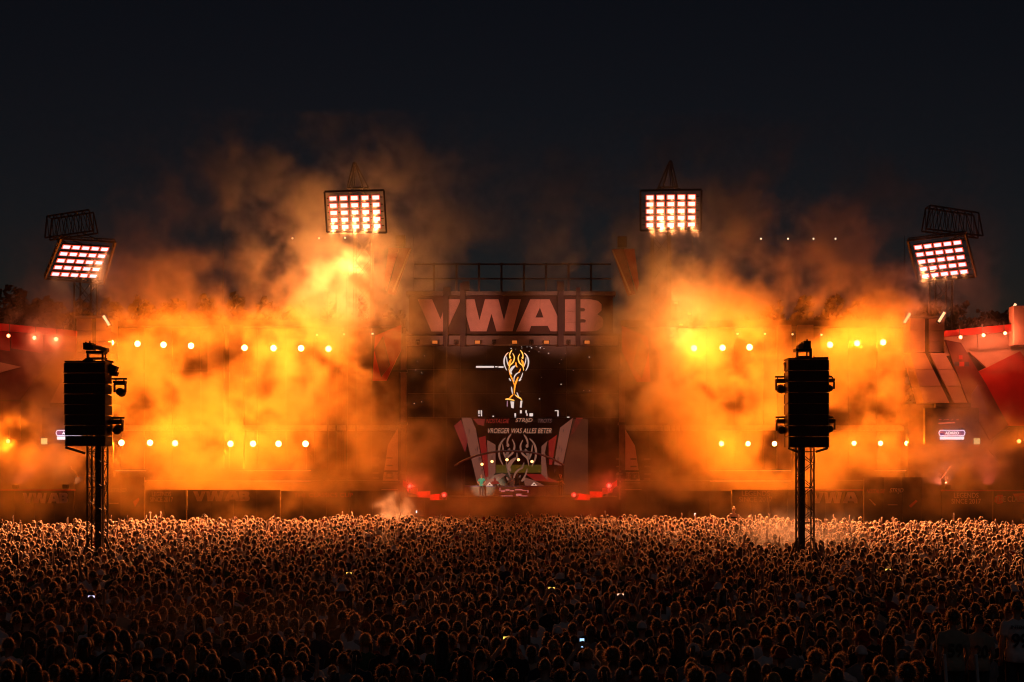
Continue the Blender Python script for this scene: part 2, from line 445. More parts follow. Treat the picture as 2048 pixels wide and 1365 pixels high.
t = board(375, 560, 980, 1060, BY, 'dark board with VWAB print in the smoke of the left wing'); vwab(t, 386, 500, 983, 1003, BY-.05, PRINTB)
t = board(562, 790, 982, 1060, BY, 'dark board reading THE CLASSICS CUP next to the stage'); text_poly('THE CLASSICS CUP', 588, 986, 706, 995, BY-.05, 0, .01).build('lettering', PRINTR, t)
t = board(1252, 1462, 982, 1060, BY, 'plain dark board right of the stage steps')
t = board(1465, 1612, 980, 1060, BY, 'dark board with faint LEGENDS SINCE 2017 left of the right speaker mast'); text_poly('LEGENDS\nSINCE 2017', 1478, 982, 1545, 1004, BY-.05, 0, .01).build('lettering', PRINTB, t)
t = board(1614, 1726, 982, 1060, BY, 'dark board with white VWAB print right of the right speaker mast', edge=REDP); vwab(t, 1622, 1738, 985, 1007, BY-.05, PRINT, chars='VWA')
t = board(1728, 1882, 955, 1060, BY+1.2, 'tall dark board with NOSTALGIE and STRIJD print')
text_poly('NOSTALGIE', 1733, 979, 1770, 987, BY+1.15, .35, .01).build('lettering', PRINTR, t)
text_poly('STRIJD', 1779, 977, 1807, 988, BY+1.15, .35, .012).build('lettering', PRINT, t)
for q in ([(1738,999),(1740,998),(1752,1010),(1750,1012)], [(1776,1009),(1795,1009),(1795,1011),(1776,1011)]):
    MB().ppoly(q, BY+1.15, .03).build('white_dash', PRINTB, t)
MB().ppoly([(1818,1012),(1832,1000),(1835,1003),(1822,1016)], BY+1.15, .03).build('red_flash', PRINTR, t)
t = board(1884, 1984, 983, 1060, BY, 'dark board reading LEGENDS SINCE 2017 below the right video screen', edge=REDP); text_poly('LEGENDS\nSINCE 2017', 1903, 986, 1962, 1008, BY-.05, 0, .008).build('lettering', PRINT, t)
t = board(1987, 2150, 983, 1060, BY, 'board with red patches reading THE CLASSICS CUP at the right edge', edge=REDP)
for q in ([(1990,994),(1996,990),(2006,990),(2006,1006),(1996,1009),(1989,1004)], [(2026,988),(2060,986),(2060,1006),(2034,1004)]):
    MB().ppoly(q, BY-.04, .03).build('red_patch', mat('bright red print', (.7,.02,.03), .6), t)
text_poly('THE CLASSICS CUP', 1990, 993, 2090, 1004, BY-.1, 0, .01).build('lettering', PRINT, t)
def monitor(px, py, Y, label, wash):
    c = P(px, py, Y); t = thing('floor_fixture', label, 'stage light', c, 'small dark fixtures on top of the boards')
    MB().box(c+Vector((0,0,.22)), (.4,.4,.3)).build('housing', BLACK, t, bevel=.03)
    MB().box(c+Vector((0,-.22,.24)), (.3,.04,.2)).build('lens', mat('dull glass', (.05,.04,.04), .2), t)
    MB().box(c+Vector((0,0,.03)), (.3,.3,.06)).build('foot', STEEL, t)
    add_lamp(t, c+Vector((0,.25,.42)), wash[0], wash[1], 'SPOT', radius=.1, direction=wash[2], spot=130, blend=.6)  # added upward wash for the end walls; the fixture itself looks dark
monitor(31, 979, BY+.2, 'dark square fixture left of two above the VWAB board on the left', (500,(1,.16,.06),(-.2,.8,1)))
monitor(131, 979, BY+.2, 'dark square fixture right of two above the VWAB board on the left', (400,(1,.3,.08),(0,.8,1)))
monitor(1895, 980, BY+.2, 'dark square fixture left of two above LEGENDS SINCE 2017 at the right', (500,(1,.22,.10),(-.2,.7,1)))
monitor(1979, 980, BY+.2, 'dark square fixture right of two above LEGENDS SINCE 2017 at the right', (600,(1,.12,.07),(.2,.7,1)))

# ------------------------------------------------------------------ central stage
SY = 118.5
b = P(1026, 940, SY); b.z = 0
st = thing('main_stage', 'dark central stage portal with VWAB sign, red fins and roof railing', 'stage', b)
bx = lambda n, x0, y0, x1, y1, Y, t, m, par=None: MB().ppoly([(x0,y0),(x1,y0),(x1,y1),(x0,y1)], Y, t).build(n, m, par or st)
HDR = mat('header board', (.045,.016,.012), .6, scale=.8)
bx('header_panel', 818, 592, 1226, 668, SY-.6, 1.0, HDR)
bx('roof_beam', 812, 583, 1232, 591, SY-.8, 1.6, GREY)
bx('header_beam', 812, 672, 1236, 690, SY-.7, 1.5, mat('grey beam', (.22,.2,.19), .6, scale=1))
vw = mat('sign letters', (.62,.40,.36), .6, scale=1.5, wear=.12)
letter_mb('V', 835, 599, 922, 663, SY-.72, .12).build('letter', vw, st)
MB().ppoly([(931,599),(949,599),(959,641),(970,599),(997,599),(1008,641),(1019,599),(1042,599),(1025,663),(993,663),(983,628),(973,663),(941,663),(931,628)], SY-.72, .12).build('letter', vw, st)
ring_letter('A', 1032, 599, 1118, 663, SY-.72, .12).build('letter', vw, st)
ring_letter('B', 1130, 599, 1207, 663, SY-.72, .12).build('letter', vw, st)
for x, w_, y0 in ((891,10,576),(925.5,11,566),(1121.5,12,566),(1156.5,9,575)):
    bx('sign_post', x-w_/2, y0, x+w_/2, 694, SY-1.1, .3, mat('purple black post', (.03,.018,.03), .6))
for x, y0 in ((894,574),(932,563),(1121,563)):
    bx('post_head', x-7, y0, x+7, y0+18, SY-1.3, .6, BLACK)
for y in (529, 558): 
    MB().beam(P(828,y,SY), P(1222,y,SY), .13).build('roof_rail', STEEL, st)
for x in (868,913,958,1003,1048,1092,1137,1182):
    MB().beam(P(x,526,SY+.01), P(x,583,SY+.01), .18).build('rail_post', STEEL, st)
for x in (806, 1244):
    bx('portal_leg', x-5, 672, x+6, 1000, SY-.9, .7, mat('brown leg', (.11,.07,.055), .6))
    for y in (740, 845, 945): bx('leg_collar', x-7, y, x+8, y+5, SY-1.0, .9, STEEL)
def fin(side):
    S = (lambda pts: pts) if side == 'left' else (lambda pts: [(2046-x, y+2) for x, y in pts])
    MB().ppoly(S([(777,496),(798,496),(772,582),(768,566)]), SY-.9, .4).build('fin', REDP, st)
    MB().ppoly(S([(799,496),(822,497),(790,590),(775,586)]), SY-.6, .4).build('fin', mat('dark red cladding', (.2,.02,.015), .6), st)
    MB().beam(P(*S([(821,499)])[0], SY-1), P(*S([(785,585)])[0], SY-1), .12).build('fin_edge', CREAM, st)
    MB().ppoly(S([(750,672),(802,650),(802,700),(772,762),(745,762)]), SY-1.2, .4).build('wedge', REDP, st)
    MB().ppoly(S([(748,700),(766,672),(780,730),(762,755)]), SY-1.45, .2).build('wedge', MAROON, st)
    MB().ppoly(S([(776,890),(795,858),(795,985),(762,985)]), SY-1.0, .4).build('wedge', CREAM, st)
    p = S([(802,483)])[0]; MB().box(P(p[0], p[1], SY-.4), (.75,.6,.9)).build('fin_head', BLACK, st)
    MB().box(P(p[0], p[1]+9, SY-.4), (.3,.3,.7)).build('fin_head', STEEL, st)
    for y in (915, 930, 945, 955, 970):
        for k in range(3):
            q = S([(745+k*28, y), (757+k*28, y), (757+k*28, y+3), (745+k*28, y+3)])
            MB().ppoly(q, SY-1.3, .1).build('tread', mat('grey tread', (.12,.1,.1)), st)
fin('left'); fin('right')
# deck
bx('deck', 806, 994, 1236, 1000, SY-6, 5.6, WALLD)
for i in range(10):
    xa = 806+43*i; bx('deck_skirt', xa+.4, 1001, xa+42.6, 1034, SY-5.9, .2, WALLD)
for S in (lambda p: p, lambda p: [(2040-x, y) for x, y in p]):
    pts = [(806,962),(815,975),(835,985),(860,991),(893,995)]
    for i in range(4):
        (xa, ya), (xb, yb) = pts[i], pts[i+1]
        MB().ppoly(S([(xa,ya-1),(xb,yb-8),(xb,yb+5),(xa,ya+10)]), SY-6.2-.25*i, .3).build('curved_fascia', mat('red fascia', (.45,.03,.03), .5), st)

def fixture(px, py, amber, label):
    c = P(px, py, SY-1.2)
    t = thing('beam_fixture', label, 'stage light', c, 'fixtures along the grey beam under the VWAB sign')
    if amber:
        MB().box(c, (.52,.3,.34)).build('housing', BLACK, t)
        for dz in (-.07, .07): MB().box(c+Vector((0,-.17,dz)), (.42,.04,.1)).build('lens', glow('dim blinder', (1,.22,.03), .75), t)
    else:
        MB().box(c+Vector((0,0,.1)), (.34,.3,.14)).build('base', BLACK, t)
        MB().box(c+Vector((-.15,0,-.06)), (.05,.12,.26)).box(c+Vector((.15,0,-.06)), (.05,.12,.26)).build('yoke', BLACK, t)
        MB().ellip(c+Vector((0,0,-.1)), (.12,.14,.16), 10, 7).build('head', STEEL, t, smooth=True)
for i, x in enumerate((870, 955, 1029, 1093, 1174)):
    fixture(x, 685, True, '%s dim amber blinder on the grey beam under the VWAB sign' % ['leftmost','second','middle','fourth','rightmost'][i])
for i, x in enumerate((836, 912, 988, 1063, 1137)):
    fixture(x, 684, False, '%s black moving head on the grey beam under the VWAB sign' % ['leftmost','second','middle','fourth','rightmost'][i])

# LED wall
LY = SY+.2
b = P(1026, 940, LY); b.z = 0
led = thing('led_wall', 'big dark video wall with a glowing trophy and glitch marks', 'video wall', b)
bx('back_cloth', 806, 668, 1246, 1034, LY+.6, .2, WALLD, led)
LEDM = mat('unlit pixels', (.02,.018,.018), .35, scale=20)
for i in range(8):
    for j in range(3):
        xa = 815+53*i; ya = 692+48*j
        bx('tile', xa+.3, ya+.3, xa+52.7, ya+47.7, LY, .2, LEDM, led)
W1 = glow('screen white', (1,.80,.72), .8); O1 = glow('screen orange', (1,.27,.02), 1.6); Y1 = glow('screen gold', (1,.48,.08), 1.5)
V1 = glow('screen mauve', (.55,.28,.40), .9)
def stroke(pts, w, Y, t=.03, tip=.25):
    """tapered ribbon along a smooth line, in photo pixels"""
    sm = []
    P_ = [Vector((x, y, 0)) for x, y in pts]
    for i in range(len(P_)-1):
        p0, p1, p2, p3 = P_[max(i-1,0)], P_[i], P_[i+1], P_[min(i+2,len(P_)-1)]
        for k in range(5):
            u = k/5
            sm.append(.5*((2*p1)+(p2-p0)*u+(2*p0-5*p1+4*p2-p3)*u*u+(3*p1-p0-3*p2+p3)*u**3))
    sm.append(P_[-1]); n = len(sm); L = []; Rr = []
    for i, p in enumerate(sm):
        d = (sm[min(i+1,n-1)]-sm[max(i-1,0)]); d = d.normalized() if d.length else Vector((0,1,0))
        nn = Vector((-d.y, d.x, 0)); f = tip+(1-tip)*math.sin(math.pi*min(1, max(0, i/(n-1))))**.8
        L.append(p+nn*w*f/2); Rr.append(p-nn*w*f/2)
    mb = MB()
    a = [P(q.x, q.y, Y) for q in L]; c = [P(q.x, q.y, Y) for q in Rr]
    mb.prism(a + c[::-1], (0, t, 0))
    return mb
def trophy(parent, name, X0, Y0, sc, Y, cw, co, cg, lower=True):
    T = lambda pts: [(X0+(x-875)*sc, Y0+(y-170)*sc) for x, y in pts]
    Mx = lambda pts: [(1750-x, y+8) for x, y in pts]
    def s(pts, w, m): stroke(T(pts), w*sc*.8, Y).build(name, m, parent)
    for f in (lambda p: p, Mx):
        s(f([(740,215),(692,270),(668,350),(676,440),(715,525)]), 30, cw)
        s(f([(742,215),(705,250),(680,290)]), 20, co)
        s(f([(805,170),(770,225),(757,290)]), 26, cg)
        s(f([(708,285),(718,370),(742,450)]), 20, cw)
        s(f([(815,230),(842,300),(822,380),(765,440),(748,520)]), 28, cg)
        s(f([(790,330),(760,390),(740,450)]), 46, co)
        s(f([(768,278),(768,300),(766,318)]), 40, cg)
    s([(750,500),(770,590),(815,690),(842,780)], 26, co)
    s([(860,440),(810,480),(775,540),(800,590)], 55, cw)
    s([(868,380),(872,430),(890,470)], 30, co)
    s([(940,550),(880,580),(840,640),(836,720)], 26, cw)
    s([(985,560),(960,640),(915,700)], 22, cw)
    s([(950,490),(930,540),(905,560)], 24, co)
    s([(908,632),(880,700),(852,780),(838,920)], 40, co)
    s([(750,655),(785,705)], 26, cw); s([(960,670),(920,705)], 26, cw)
    if lower:
        s([(790,800),(800,860),(812,930)], 26, cw); s([(885,895),(900,940),(925,985)], 24, cw)
        s([(825,930),(790,965),(760,990)], 30, co)
        s([(685,1016),(745,1012),(845,1035)], 34, cg)
        s([(848,935),(900,975),(945,1000),(972,1035)], 30, cg)
        MB().ppoly(T([(775,1050),(838,1055),(830,1170),(790,1160)]), Y, .03).build(name, cw, parent)
        MB().ppoly(T([(945,1040),(980,1040),(965,1160),(938,1155)]), Y, .03).build(name, cw, parent)
        MB().ppoly(T([(716,1040),(726,1040),(726,1140),(714,1140)]), Y, .03).build(name, V1, parent)
trophy(led, 'trophy_stroke', 930+875/8.53, 680+170/8.53, 1/8.53, LY-.05, W1, O1, Y1)
sq = lambda x0, y0, x1, y1, m=None: bx('glitch_mark', x0, y0, x1, y1, LY-.06, .03, m or W1, led)
sq(952,732.5,988,736); sq(990,733,995,735); sq(997,733,1007,736)
for x0,y0,x1,y1 in ((956.5,821,958,828),(959,821,960.5,828),(962,821,964,833),(1029,827,1032,832.5),(1040,821,1043.5,827),(1051,821,1053.5,827),(1053,827,1055,832),(1059,827,1066,833),(1109.5,821,1117,822.5),(1115,822.5,1117,833),(957,830,959,833),(985,832,988,834),(1029,833.5,1032,835),(1134,834,1139,835.5)):
    sq(x0,y0,x1,y1)
rr = random.Random(5)
for k in range(34):
    if k < 16: x, y = rr.uniform(1010,1090), 690+abs(rr.gauss(0,6))+3
    else: x, y = (rr.uniform(820,850) if rr.random()<.3 else rr.uniform(1075,1205)), rr.uniform(700,830)
    s_ = rr.choice((.6,.8,1.0,1.5)); sq(x, y, x+s_*1.5, y+s_)
# lower half of the video wall: red and white banners, pitch, slogan
DIM = lambda n, c, k=1.0: glow('screen '+n, c, k)
bg2 = bx('tile', 884, 838, 1170, 990, LY, .2, LEDM, led)
q = lambda pts, m, d=.05: MB().ppoly(pts, LY-d, .03).build('screen_shape', m, led)
SG = DIM('set grey', (.026,.009,.005))
q([(1147,838),(1176,838),(1176,988),(1128,988),(1128,930)], SG)  # grey side wall of the set, its lit tone drawn as dim emission
PW, PR = DIM('banner white', (.13,.042,.027), 1), DIM('banner red', (.15,.006,.005), 1)
q([(923,836),(942,836),(951,856),(972,966),(955,970)], PW); q([(957,876),(971,872),(978,950),(972,962)], PR)
q([(974,880),(991,890),(991,946),(977,962)], PW); q([(1083,893),(1095,882),(1090,905),(1096,962),(1082,948)], PW)
q([(1097,882),(1114,870),(1104,930),(1098,930)], PR); q([(1120,856),(1146,836),(1125,932),(1108,930)], PW)
q([(1153,836),(1166,836),(1150,864),(1140,872)], PR); q([(908,852),(922,840),(936,880),(930,905)], DIM('deep red', (.12,.01,.01)))
q([(992,930),(1083,930),(1083,946),(992,946)], DIM('pitch', (.045,.030,.003)))
q([(968,956),(1004,947),(1012,950),(992,965),(966,962)], PW); q([(960,962),(990,957),(1000,968),(965,972)], PR, .08)
q([(1050,948),(1082,949),(1122,966),(1070,962)], PR); q([(1046,954),(1070,962),(1090,972),(1050,972)], PW, .08)
q([(946,838),(970,838),(968,852),(956,850)], DIM('deep red', (.12,.01,.01)), .04)
trophy(led, 'screen_figure', 1035, 868, 1/5.6, LY-.12, DIM('silver', (.20,.08,.05)), DIM('silver shade', (.11,.05,.035)), DIM('silver', (.20,.08,.05)), False)
for k in range(9):
    u = rr.random(); x = 926+u*36+rr.uniform(2,12); y = 842+u*110
    q([(x,y),(x+3,y+2),(x+1,y+rr.uniform(6,13))], DIM('worn mark', (.05,.016,.012)), .09)
    x = 1140-u*26-rr.uniform(2,10); q([(x,y),(x+2,y+3),(x-1,y+rr.uniform(6,12))], DIM('worn mark', (.05,.016,.012)), .09)
text_poly('VROEGER WAS ALLES BETER', 976, 857, 1103, 867, LY-.1, .3, .0).build('lettering', DIM('slogan', (.42,.18,.11)), led)
text_poly('NOSTALGIE', 972, 838, 1019, 847, LY-.1, .3, .0).build('lettering', DIM('slogan red', (.22,.015,.01)), led)
text_poly('STRIJD', 1031, 837, 1065, 847, LY-.1, .3, .0).build('lettering', DIM('slogan', (.42,.18,.11)), led)
text_poly('TROTS', 1076, 838, 1104, 846, LY-.1, .3, .0).build('lettering', DIM('slogan dark', (.12,.05,.045)), led)

# DJ booth and canopy
DY = 114.5
b = P(1026, 994, DY)
bo = thing('dj_booth', 'long grey DJ desk with pink glitch print and a violet top edge', 'DJ desk', b)
for i in range(6):
    xa = 928+33*i; bx('desk_panel', xa+.2, 974.5, xa+32.8, 993.6, DY, .15, mat('desk grey', (.16,.145,.12), .5, scale=2), bo)
bx('desk_top', 927, 972, 1127, 974, DY-.1, 1.3, mat('violet edge', (.12,.06,.22), .4), bo)
GL = glow('desk pink', (.6,.14,.13), .8)
for x0,y0,x1,y1 in ((999,976,1001,983),(1002,981,1010,984.5),(1011,979,1019,982),(1020,981,1028,983),(1030,979,1045,981),(1044,981,1057,982),(1055,982,1057,986),(1002,991.5,1026,993.2),(1032,988,1043,992.5),(1043,991.5,1055,993.2)):
    bx('desk_mark', x0, y0, x1, y1, DY-.04, .03, GL, bo)
cn = thing('booth_canopy', 'arched metal canopy on two legs over the DJ desk', 'canopy', P(1026, 994, DY-.6))
arc = [(909,932),(925,922),(950,912),(980,905),(1005,902.5),(1030,902),(1060,904.5),(1085,910),(1108,919),(1128,930)]
for k, (dy, wd) in enumerate(((0,.16),(2.2,.16))):
    mb = MB()
    mb.path([P(x,y,DY-.8) + Vector((0,dy,0)) for x, y in arc], wd/2.4, 8); mb.build('arch', ALU, cn, kind='stuff')
mb = MB()
for i in range(len(arc)-1):
    a, c = P(*arc[i], DY-.8), P(*arc[i+1], DY-.8); d = Vector((0,2.2,0))
    mb.add([a+Vector((0,0,.02)), c+Vector((0,0,.02)), c+d+Vector((0,0,.02)), a+d+Vector((0,0,.02))], [(0,1,2,3)])
bmm = mb.build('roof_sheet', mat('canopy sheet', (.12,.10,.09), .4, .4), cn); md = bmm.modifiers.new('thick', 'SOLIDIFY'); md.thickness = .05
for x in (923, 1119):
    for dx in (0, 5):
        MB().beam(P(x+dx,931,DY-.4), P(x+dx,994,DY-.4), .1).build('leg', STEEL, cn)
for i, (x, y) in enumerate(((964,929),(984,923.5),(1014,920),(1037,920),(1064,923.5))):
    c = P(x, y, DY-.8)
    t = thing('par_lamp', '%s glowing spot under the booth canopy counted from the left' % ['first','second','third','fourth','fifth'][i], 'spotlight', c, 'glowing spots under the booth canopy')
    MB().tube(c+Vector((0,.02,0)), c+Vector((0,.32,.06)), .14, 10, .09).build('housing', BLACK, t)
    MB().ellip(c+Vector((0,.0,0)), (.115,.05,.105), 12, 8).build('lens', glow('warm spot', (1,.42,.12), 5 if i not in (1,) else 2.5), t, smooth=True)
    MB().beam(c+Vector((0,.2,.08)), c+Vector((0,.2,.42)), .04).build('bracket', STEEL, t)
for i, x in enumerate((979, 1068)):
    c = P(x, 971.8, DY+.2)
    t = thing('table_sign', 'small white triangular mark on the DJ desk %s' % ('beside the turquoise man' if i == 0 else 'right of the DJs'), 'sign', c)
    MB().prism([c+Vector((-.26,0,0)), c+Vector((.26,0,0)), c+Vector((0,0,.28))], (0,.06,0)).build('plate', glow('lit triangle', (.9,.5,.36), .8 if i == 0 else .25), t)
    MB().prism([c+Vector((-.1,-.02,.04)), c+Vector((.12,-.02,.04)), c+Vector((.02,-.02,.16))], (0,.015,0)).build('mark', BLACK, t)

def red_flood(px, py, Y, label, pw, toward):
    c = P(px, py, Y)
    t = thing('red_flood_lamp', label, 'stage light', c, 'red lamps on the curved stage edge')
    MB().tube(c+Vector((0,.05,0)), c+Vector((0,.4,0)), .26, 12, .18).build('housing', BLACK, t)
    MB().ellip(c, (.13,.06,.13), 12, 8).build('lens', glow('red lens', (1,.05,.03), 2.2), t, smooth=True)
    MB().box(c+Vector((0,.2,-.3)), (.1,.2,.2)).build('foot', STEEL, t)
    add_lamp(t, c+Vector((0,-.35,.1)), pw, (1,.03,.02), radius=.15)
red_flood(819, 974, SY-7.3, 'red lamp on the far left end of the curved stage edge', 260, 0)
red_flood(888, 991, SY-7.3, 'red lamp left of the turquoise man at the deck corner', 160, 0)
red_flood(1148, 991, SY-7.3, 'red lamp right of the DJ desk at the deck corner', 200, 0)
red_flood(1218, 973, SY-7.3, 'red lamp on the far right end of the curved stage edge', 260, 0)

# ------------------------------------------------------------------ amber flood lamps of the facade
FL = (1.0, .152, .005)
FY = 116.9
LP = 3.6
def flood(px, py, Y, label, group, power, color=FL, lens='amber lens', hot=14, s=1.0):
    c = P(px, py, Y)
    t = thing('flood_lamp', label, 'stage light', c, group)
    MB().tube(c+Vector((0,.06,0)), c+Vector((0,.42,.04)), .24*s, 12, .15*s).build('housing', BLACK, t)
    MB().ellip(c, (.24*s,.07,.24*s), 14, 9).build('lens', glow(lens, color if lens != 'amber lens' else (1,.62,.2), hot), t, smooth=True)
    MB().beam(c+Vector((-.26*s,.24,0)), c+Vector((.26*s,.24,0)), .05).build('yoke', STEEL, t)
    MB().beam(c+Vector((0,.24,.2*s)), c+Vector((0,.24,.95)), .05).build('hanger', STEEL, t)
    if power: add_lamp(t, c+Vector((0,-.12,0)), power*(LP if lens == 'amber lens' or s > .9 else 1), FL if lens == 'amber lens' or py > 800 else color, *(('SPOT',) if lens == 'amber lens' or py > 800 else ('POINT',)), radius=.10, **(dict(direction=(0,-1,-.10), spot=168, blend=.35) if lens == 'amber lens' or py > 800 else {}))
    return t
ORD = ['first','second','third','fourth','fifth','sixth','seventh','eighth']
KP = 1.0
for i, (x, y) in enumerate(((222,686),(275,688),(327,690),(382,692),(489,696),(547,697),(602,697),(657,698))):
    flood(x, y, FY, '%s amber lamp from the left in the upper row of the left wing' % ORD[i], 'amber lamps in the upper row of the left wing', KP*[1000,1000,900,900,1000,1100,1200,1300][i])
for i, (x, y) in enumerate(((243,886),(300,886),(350,887),(461,888),(506,888),(557,888),(611,888))):
    flood(x, y, FY, '%s amber lamp from the left in the lower row of the left wing' % ORD[i], 'amber lamps in the lower row of the left wing', KP*[1500,1600,1600,1700,1500,1300,1000][i])
for i, (x, y) in enumerate(((1388,697),(1445,696),(1499,695),(1660,690),(1714,687),(1766,685))):
    flood(x, y, FY, '%s amber lamp from the left in the upper row of the right wing' % ORD[i], 'amber lamps in the upper row of the right wing', KP*[1500,1400,1200,900,1000,1100][i])
for i, (x, y) in enumerate(((1443,888),(1496,888),(1549,888),(1708,887),(1761,887),(1814,887))):
    flood(x, y, FY, '%s amber lamp from the left in the lower row of the right wing' % ORD[i], 'amber lamps in the lower row of the right wing', KP*[1300,1400,1300,1000,1100,1300][i], s=.8)
for i, (x, y, c_) in enumerate(((17,672,0),(69,676,0),(112,679,0),(1921,675,0),(1967,671,0),(2010,667,0))):
    flood(x, y, 114.3, '%s small pink-white lamp from the left on the %s red end wall' % (ORD[i % 3], 'left' if i < 3 else 'right'), 'small pink-white lamps on the red end walls', KP*[190,190,170,650,700,700][i], (1,.17,.06), 'pink lens', 5, .65)
for i, (x, y) in enumerate(((16,883),(2038,883))):
    flood(x, y, 113.0, 'small low pink-white lamp at the %s edge' % ('left' if i == 0 else 'right'), 'small low lamps at the picture edges', KP*[5000,900][i], (1,.42,.12), 'pink lens', 5, .65)

# ------------------------------------------------------------------ stadium light towers
STAD = (1.0, .30, .09)
STP = 56
HALO = glow('glowing reflector', (1,.085,.035), 1.15)  # emissive rim stands in for the red bloom round each lens
def stadium(name_label, corners, Ys, lampbox, halo, power, boom, mast_x, aim):
    TL, TR, BR, BL = [P(x, y, Yc) for (x, y), Yc in zip(corners, Ys)]
    c0 = (TL+TR+BR+BL)/4; base = Vector((P(mast_x, 940, 115).x, 121, 0))
    t = thing('stadium_light', name_label, 'floodlight', base, 'stadium lights hanging above the stage')
    u = (TR-TL); v = (BL-TL); n = u.cross(v).normalized()
    if n.y > 0: n = -n
    un, vn = u.normalized(), v.normalized()
    # border frame, with a lattice top and bottom
    for a, c in ((TL,TR),(TR,BR),(BR,BL),(BL,TL)):
        MB().beam(a, c, .14).build('frame_rail', STEEL, t)
        MB().beam(a-n*.35, c-n*.35, .08).build('frame_rail', STEEL, t)
    mb = MB()
    for a, c in ((TL,TR),(BL,BR),(TL,BL),(TR,BR)):
        for k in range(8):
            p, q = a+(c-a)*k/8, a+(c-a)*(k+1)/8
            mb.beam(p, q-n*.35, .04); mb.beam(p, p-n*.35, .04)
    mb.build('frame_lacing', STEEL, t, kind='stuff')
    f0u, f1u, f0v, f1v = lampbox                    # where the outer lamp centres sit, as fractions of u and v
    proto = None
    for j in range(5):
        MB().beam(TL+u*.03+v*(f0v+(f1v-f0v)*j/4)-n*.12, TR-u*.03+v*(f0v+(f1v-f0v)*j/4)-n*.12, .06).build('lamp_bar', STEEL, t)
        for i in range(5):
            c = TL+u*(f0u+(f1u-f0u)*i/4)+v*(f0v+(f1v-f0v)*j/4)
            if proto is None:
                hu, hv = un*.34, vn*.21
                pr = MB().obox(c-n*.08, hu, hv, n*.1).build('lamp', BLACK, t)
                MB().obox(c+n*.03, hu*.97, hv*.97, n*.012).build('red_halo', HALO, pr)
                le = MB().obox(c+n*.06, hu*.76, hv*.70, n*.02).build('lens', halo, pr)
                bv = le.modifiers.new('bevel', 'BEVEL'); bv.width = .06; bv.segments = 2
                proto = pr; c_ = c
            else:
                k = copy_tree(proto, parent=t); k.location = proto.location + (c-c_)
    # boom truss above
    (ax, ay), (bx_, by_), (cx_, cy2), (dx_, dy_) = boom  # top-left, top-right, bottom-right, bottom-left
    A, B, C_, D = P(ax,ay,113.6), P(bx_,by_,113.6), P(cx_,cy2,113.6), P(dx_,dy_,113.6)
    for a, c, k in ((A,B,.12),(D,C_,.12),(A,D,.1),(B,C_,.1)):
        MB().beam(a, c, k).build('boom_chord', STEEL, t); MB().beam(a+Vector((0,1.2,0)), c+Vector((0,1.2,0)), k).build('boom_chord', STEEL, t)
    mb = MB(); nn = max(2, int((B-A).length/.55))
    for k in range(nn):
        f, g = k/nn, (k+1)/nn
        for dy in (0, 1.2):
            o = Vector((0,dy,0))
            mb.beam(A.lerp(B,f)+o, D.lerp(C_,(f+g)/2)+o, .05); mb.beam(D.lerp(C_,(f+g)/2)+o, A.lerp(B,g)+o, .05)
        mb.beam(A.lerp(B,f), A.lerp(B,f)+Vector((0,1.2,0)), .06)
    mb.build('boom_lacing', STEEL, t, kind='stuff')
    # hoist lines from the boom to the panel, tower legs to the ground
    for f in (.25, .75):
        MB().beam(D.lerp(C_, f), TL+u*f, .06).build('hoist_line', STEEL, t)
    mx = base.x; top = max(D.z, C_.z); r = .85
    for sx in (-.5, .5): MB().beam((mx+sx, 121, top-.3), (mx+sx, 113.6, min(D.z, C_.z)+.1), .14).build('jib', STEEL, t)
    for sx in (-r, r):
        for sy in (0, 1.7):
            MB().beam((mx+sx, 120+sy, 0), (mx+sx*.8, 120+sy, top), .13).build('mast_leg', STEEL, t)
    mb = MB(); z = .5
    while z < top-2:
        for sy in (0, 1.7):
            mb.beam((mx-r*.95, 120+sy, z), (mx+r*.95, 120+sy, z+2), .06); mb.beam((mx+r*.95, 120+sy, z), (mx-r*.95, 120+sy, z+2), .06)
        z += 2
    mb.build('mast_lacing', STEEL, t, kind='stuff')
    for j in range(5):
        for i in range(5):
            c = TL+u*(f0u+(f1u-f0u)*i/4)+v*(f0v+(f1v-f0v)*j/4)+n*.12
            add_lamp(t, c, power*STP/25, STAD, 'SPOT', radius=.08, direction=aim, spot=42, blend=1.0)
    return t
WHOT = glow('white hot lamp', (1,.72,.60), 1.5); PHOT = glow('pink white lamp', (1,.66,.80), 1.5)
stadium('stadium floodlight panel at the far left, sloping above the red wall', [(122,478),(231,485),(208,568),(90,558)], [111,113.2,115.5,113.3],
        (.15,.85,.18,.86), PHOT, 800, ((94,433),(178,420),(187,462),(90,476)), 128, (.30,-1,-.52))
stadium('upright stadium floodlight panel left of the VWAB sign', [(649,384),(768,381),(773,466),(654,465)], [111.5,111.5,112.5,112.5],
        (.135,.855,.17,.875), WHOT, 11500, ((707,326),(711,326),(737,376),(694,376)), 712, (-.10,-1,-.72))
stadium('upright stadium floodlight panel right of the VWAB sign', [(1281,382),(1403,380),(1402,463),(1281,462)], [111.5,111.5,112.5,112.5],
        (.155,.84,.17,.86), WHOT, 11500, ((1339,323),(1343,323),(1355,375),(1317,375)), 1336, (.10,-1,-.72))
stadium('stadium floodlight panel at the far right, sloping above the red wall', [(1815,482),(1930,468),(1952,554),(1836,566)], [113.2,111,113.3,115.5],
        (.16,.84,.17,.85), PHOT, 1200, ((1860,411),(1957,426),(1966,472),(1852,458)), 1925, (-.30,-1,-.52))

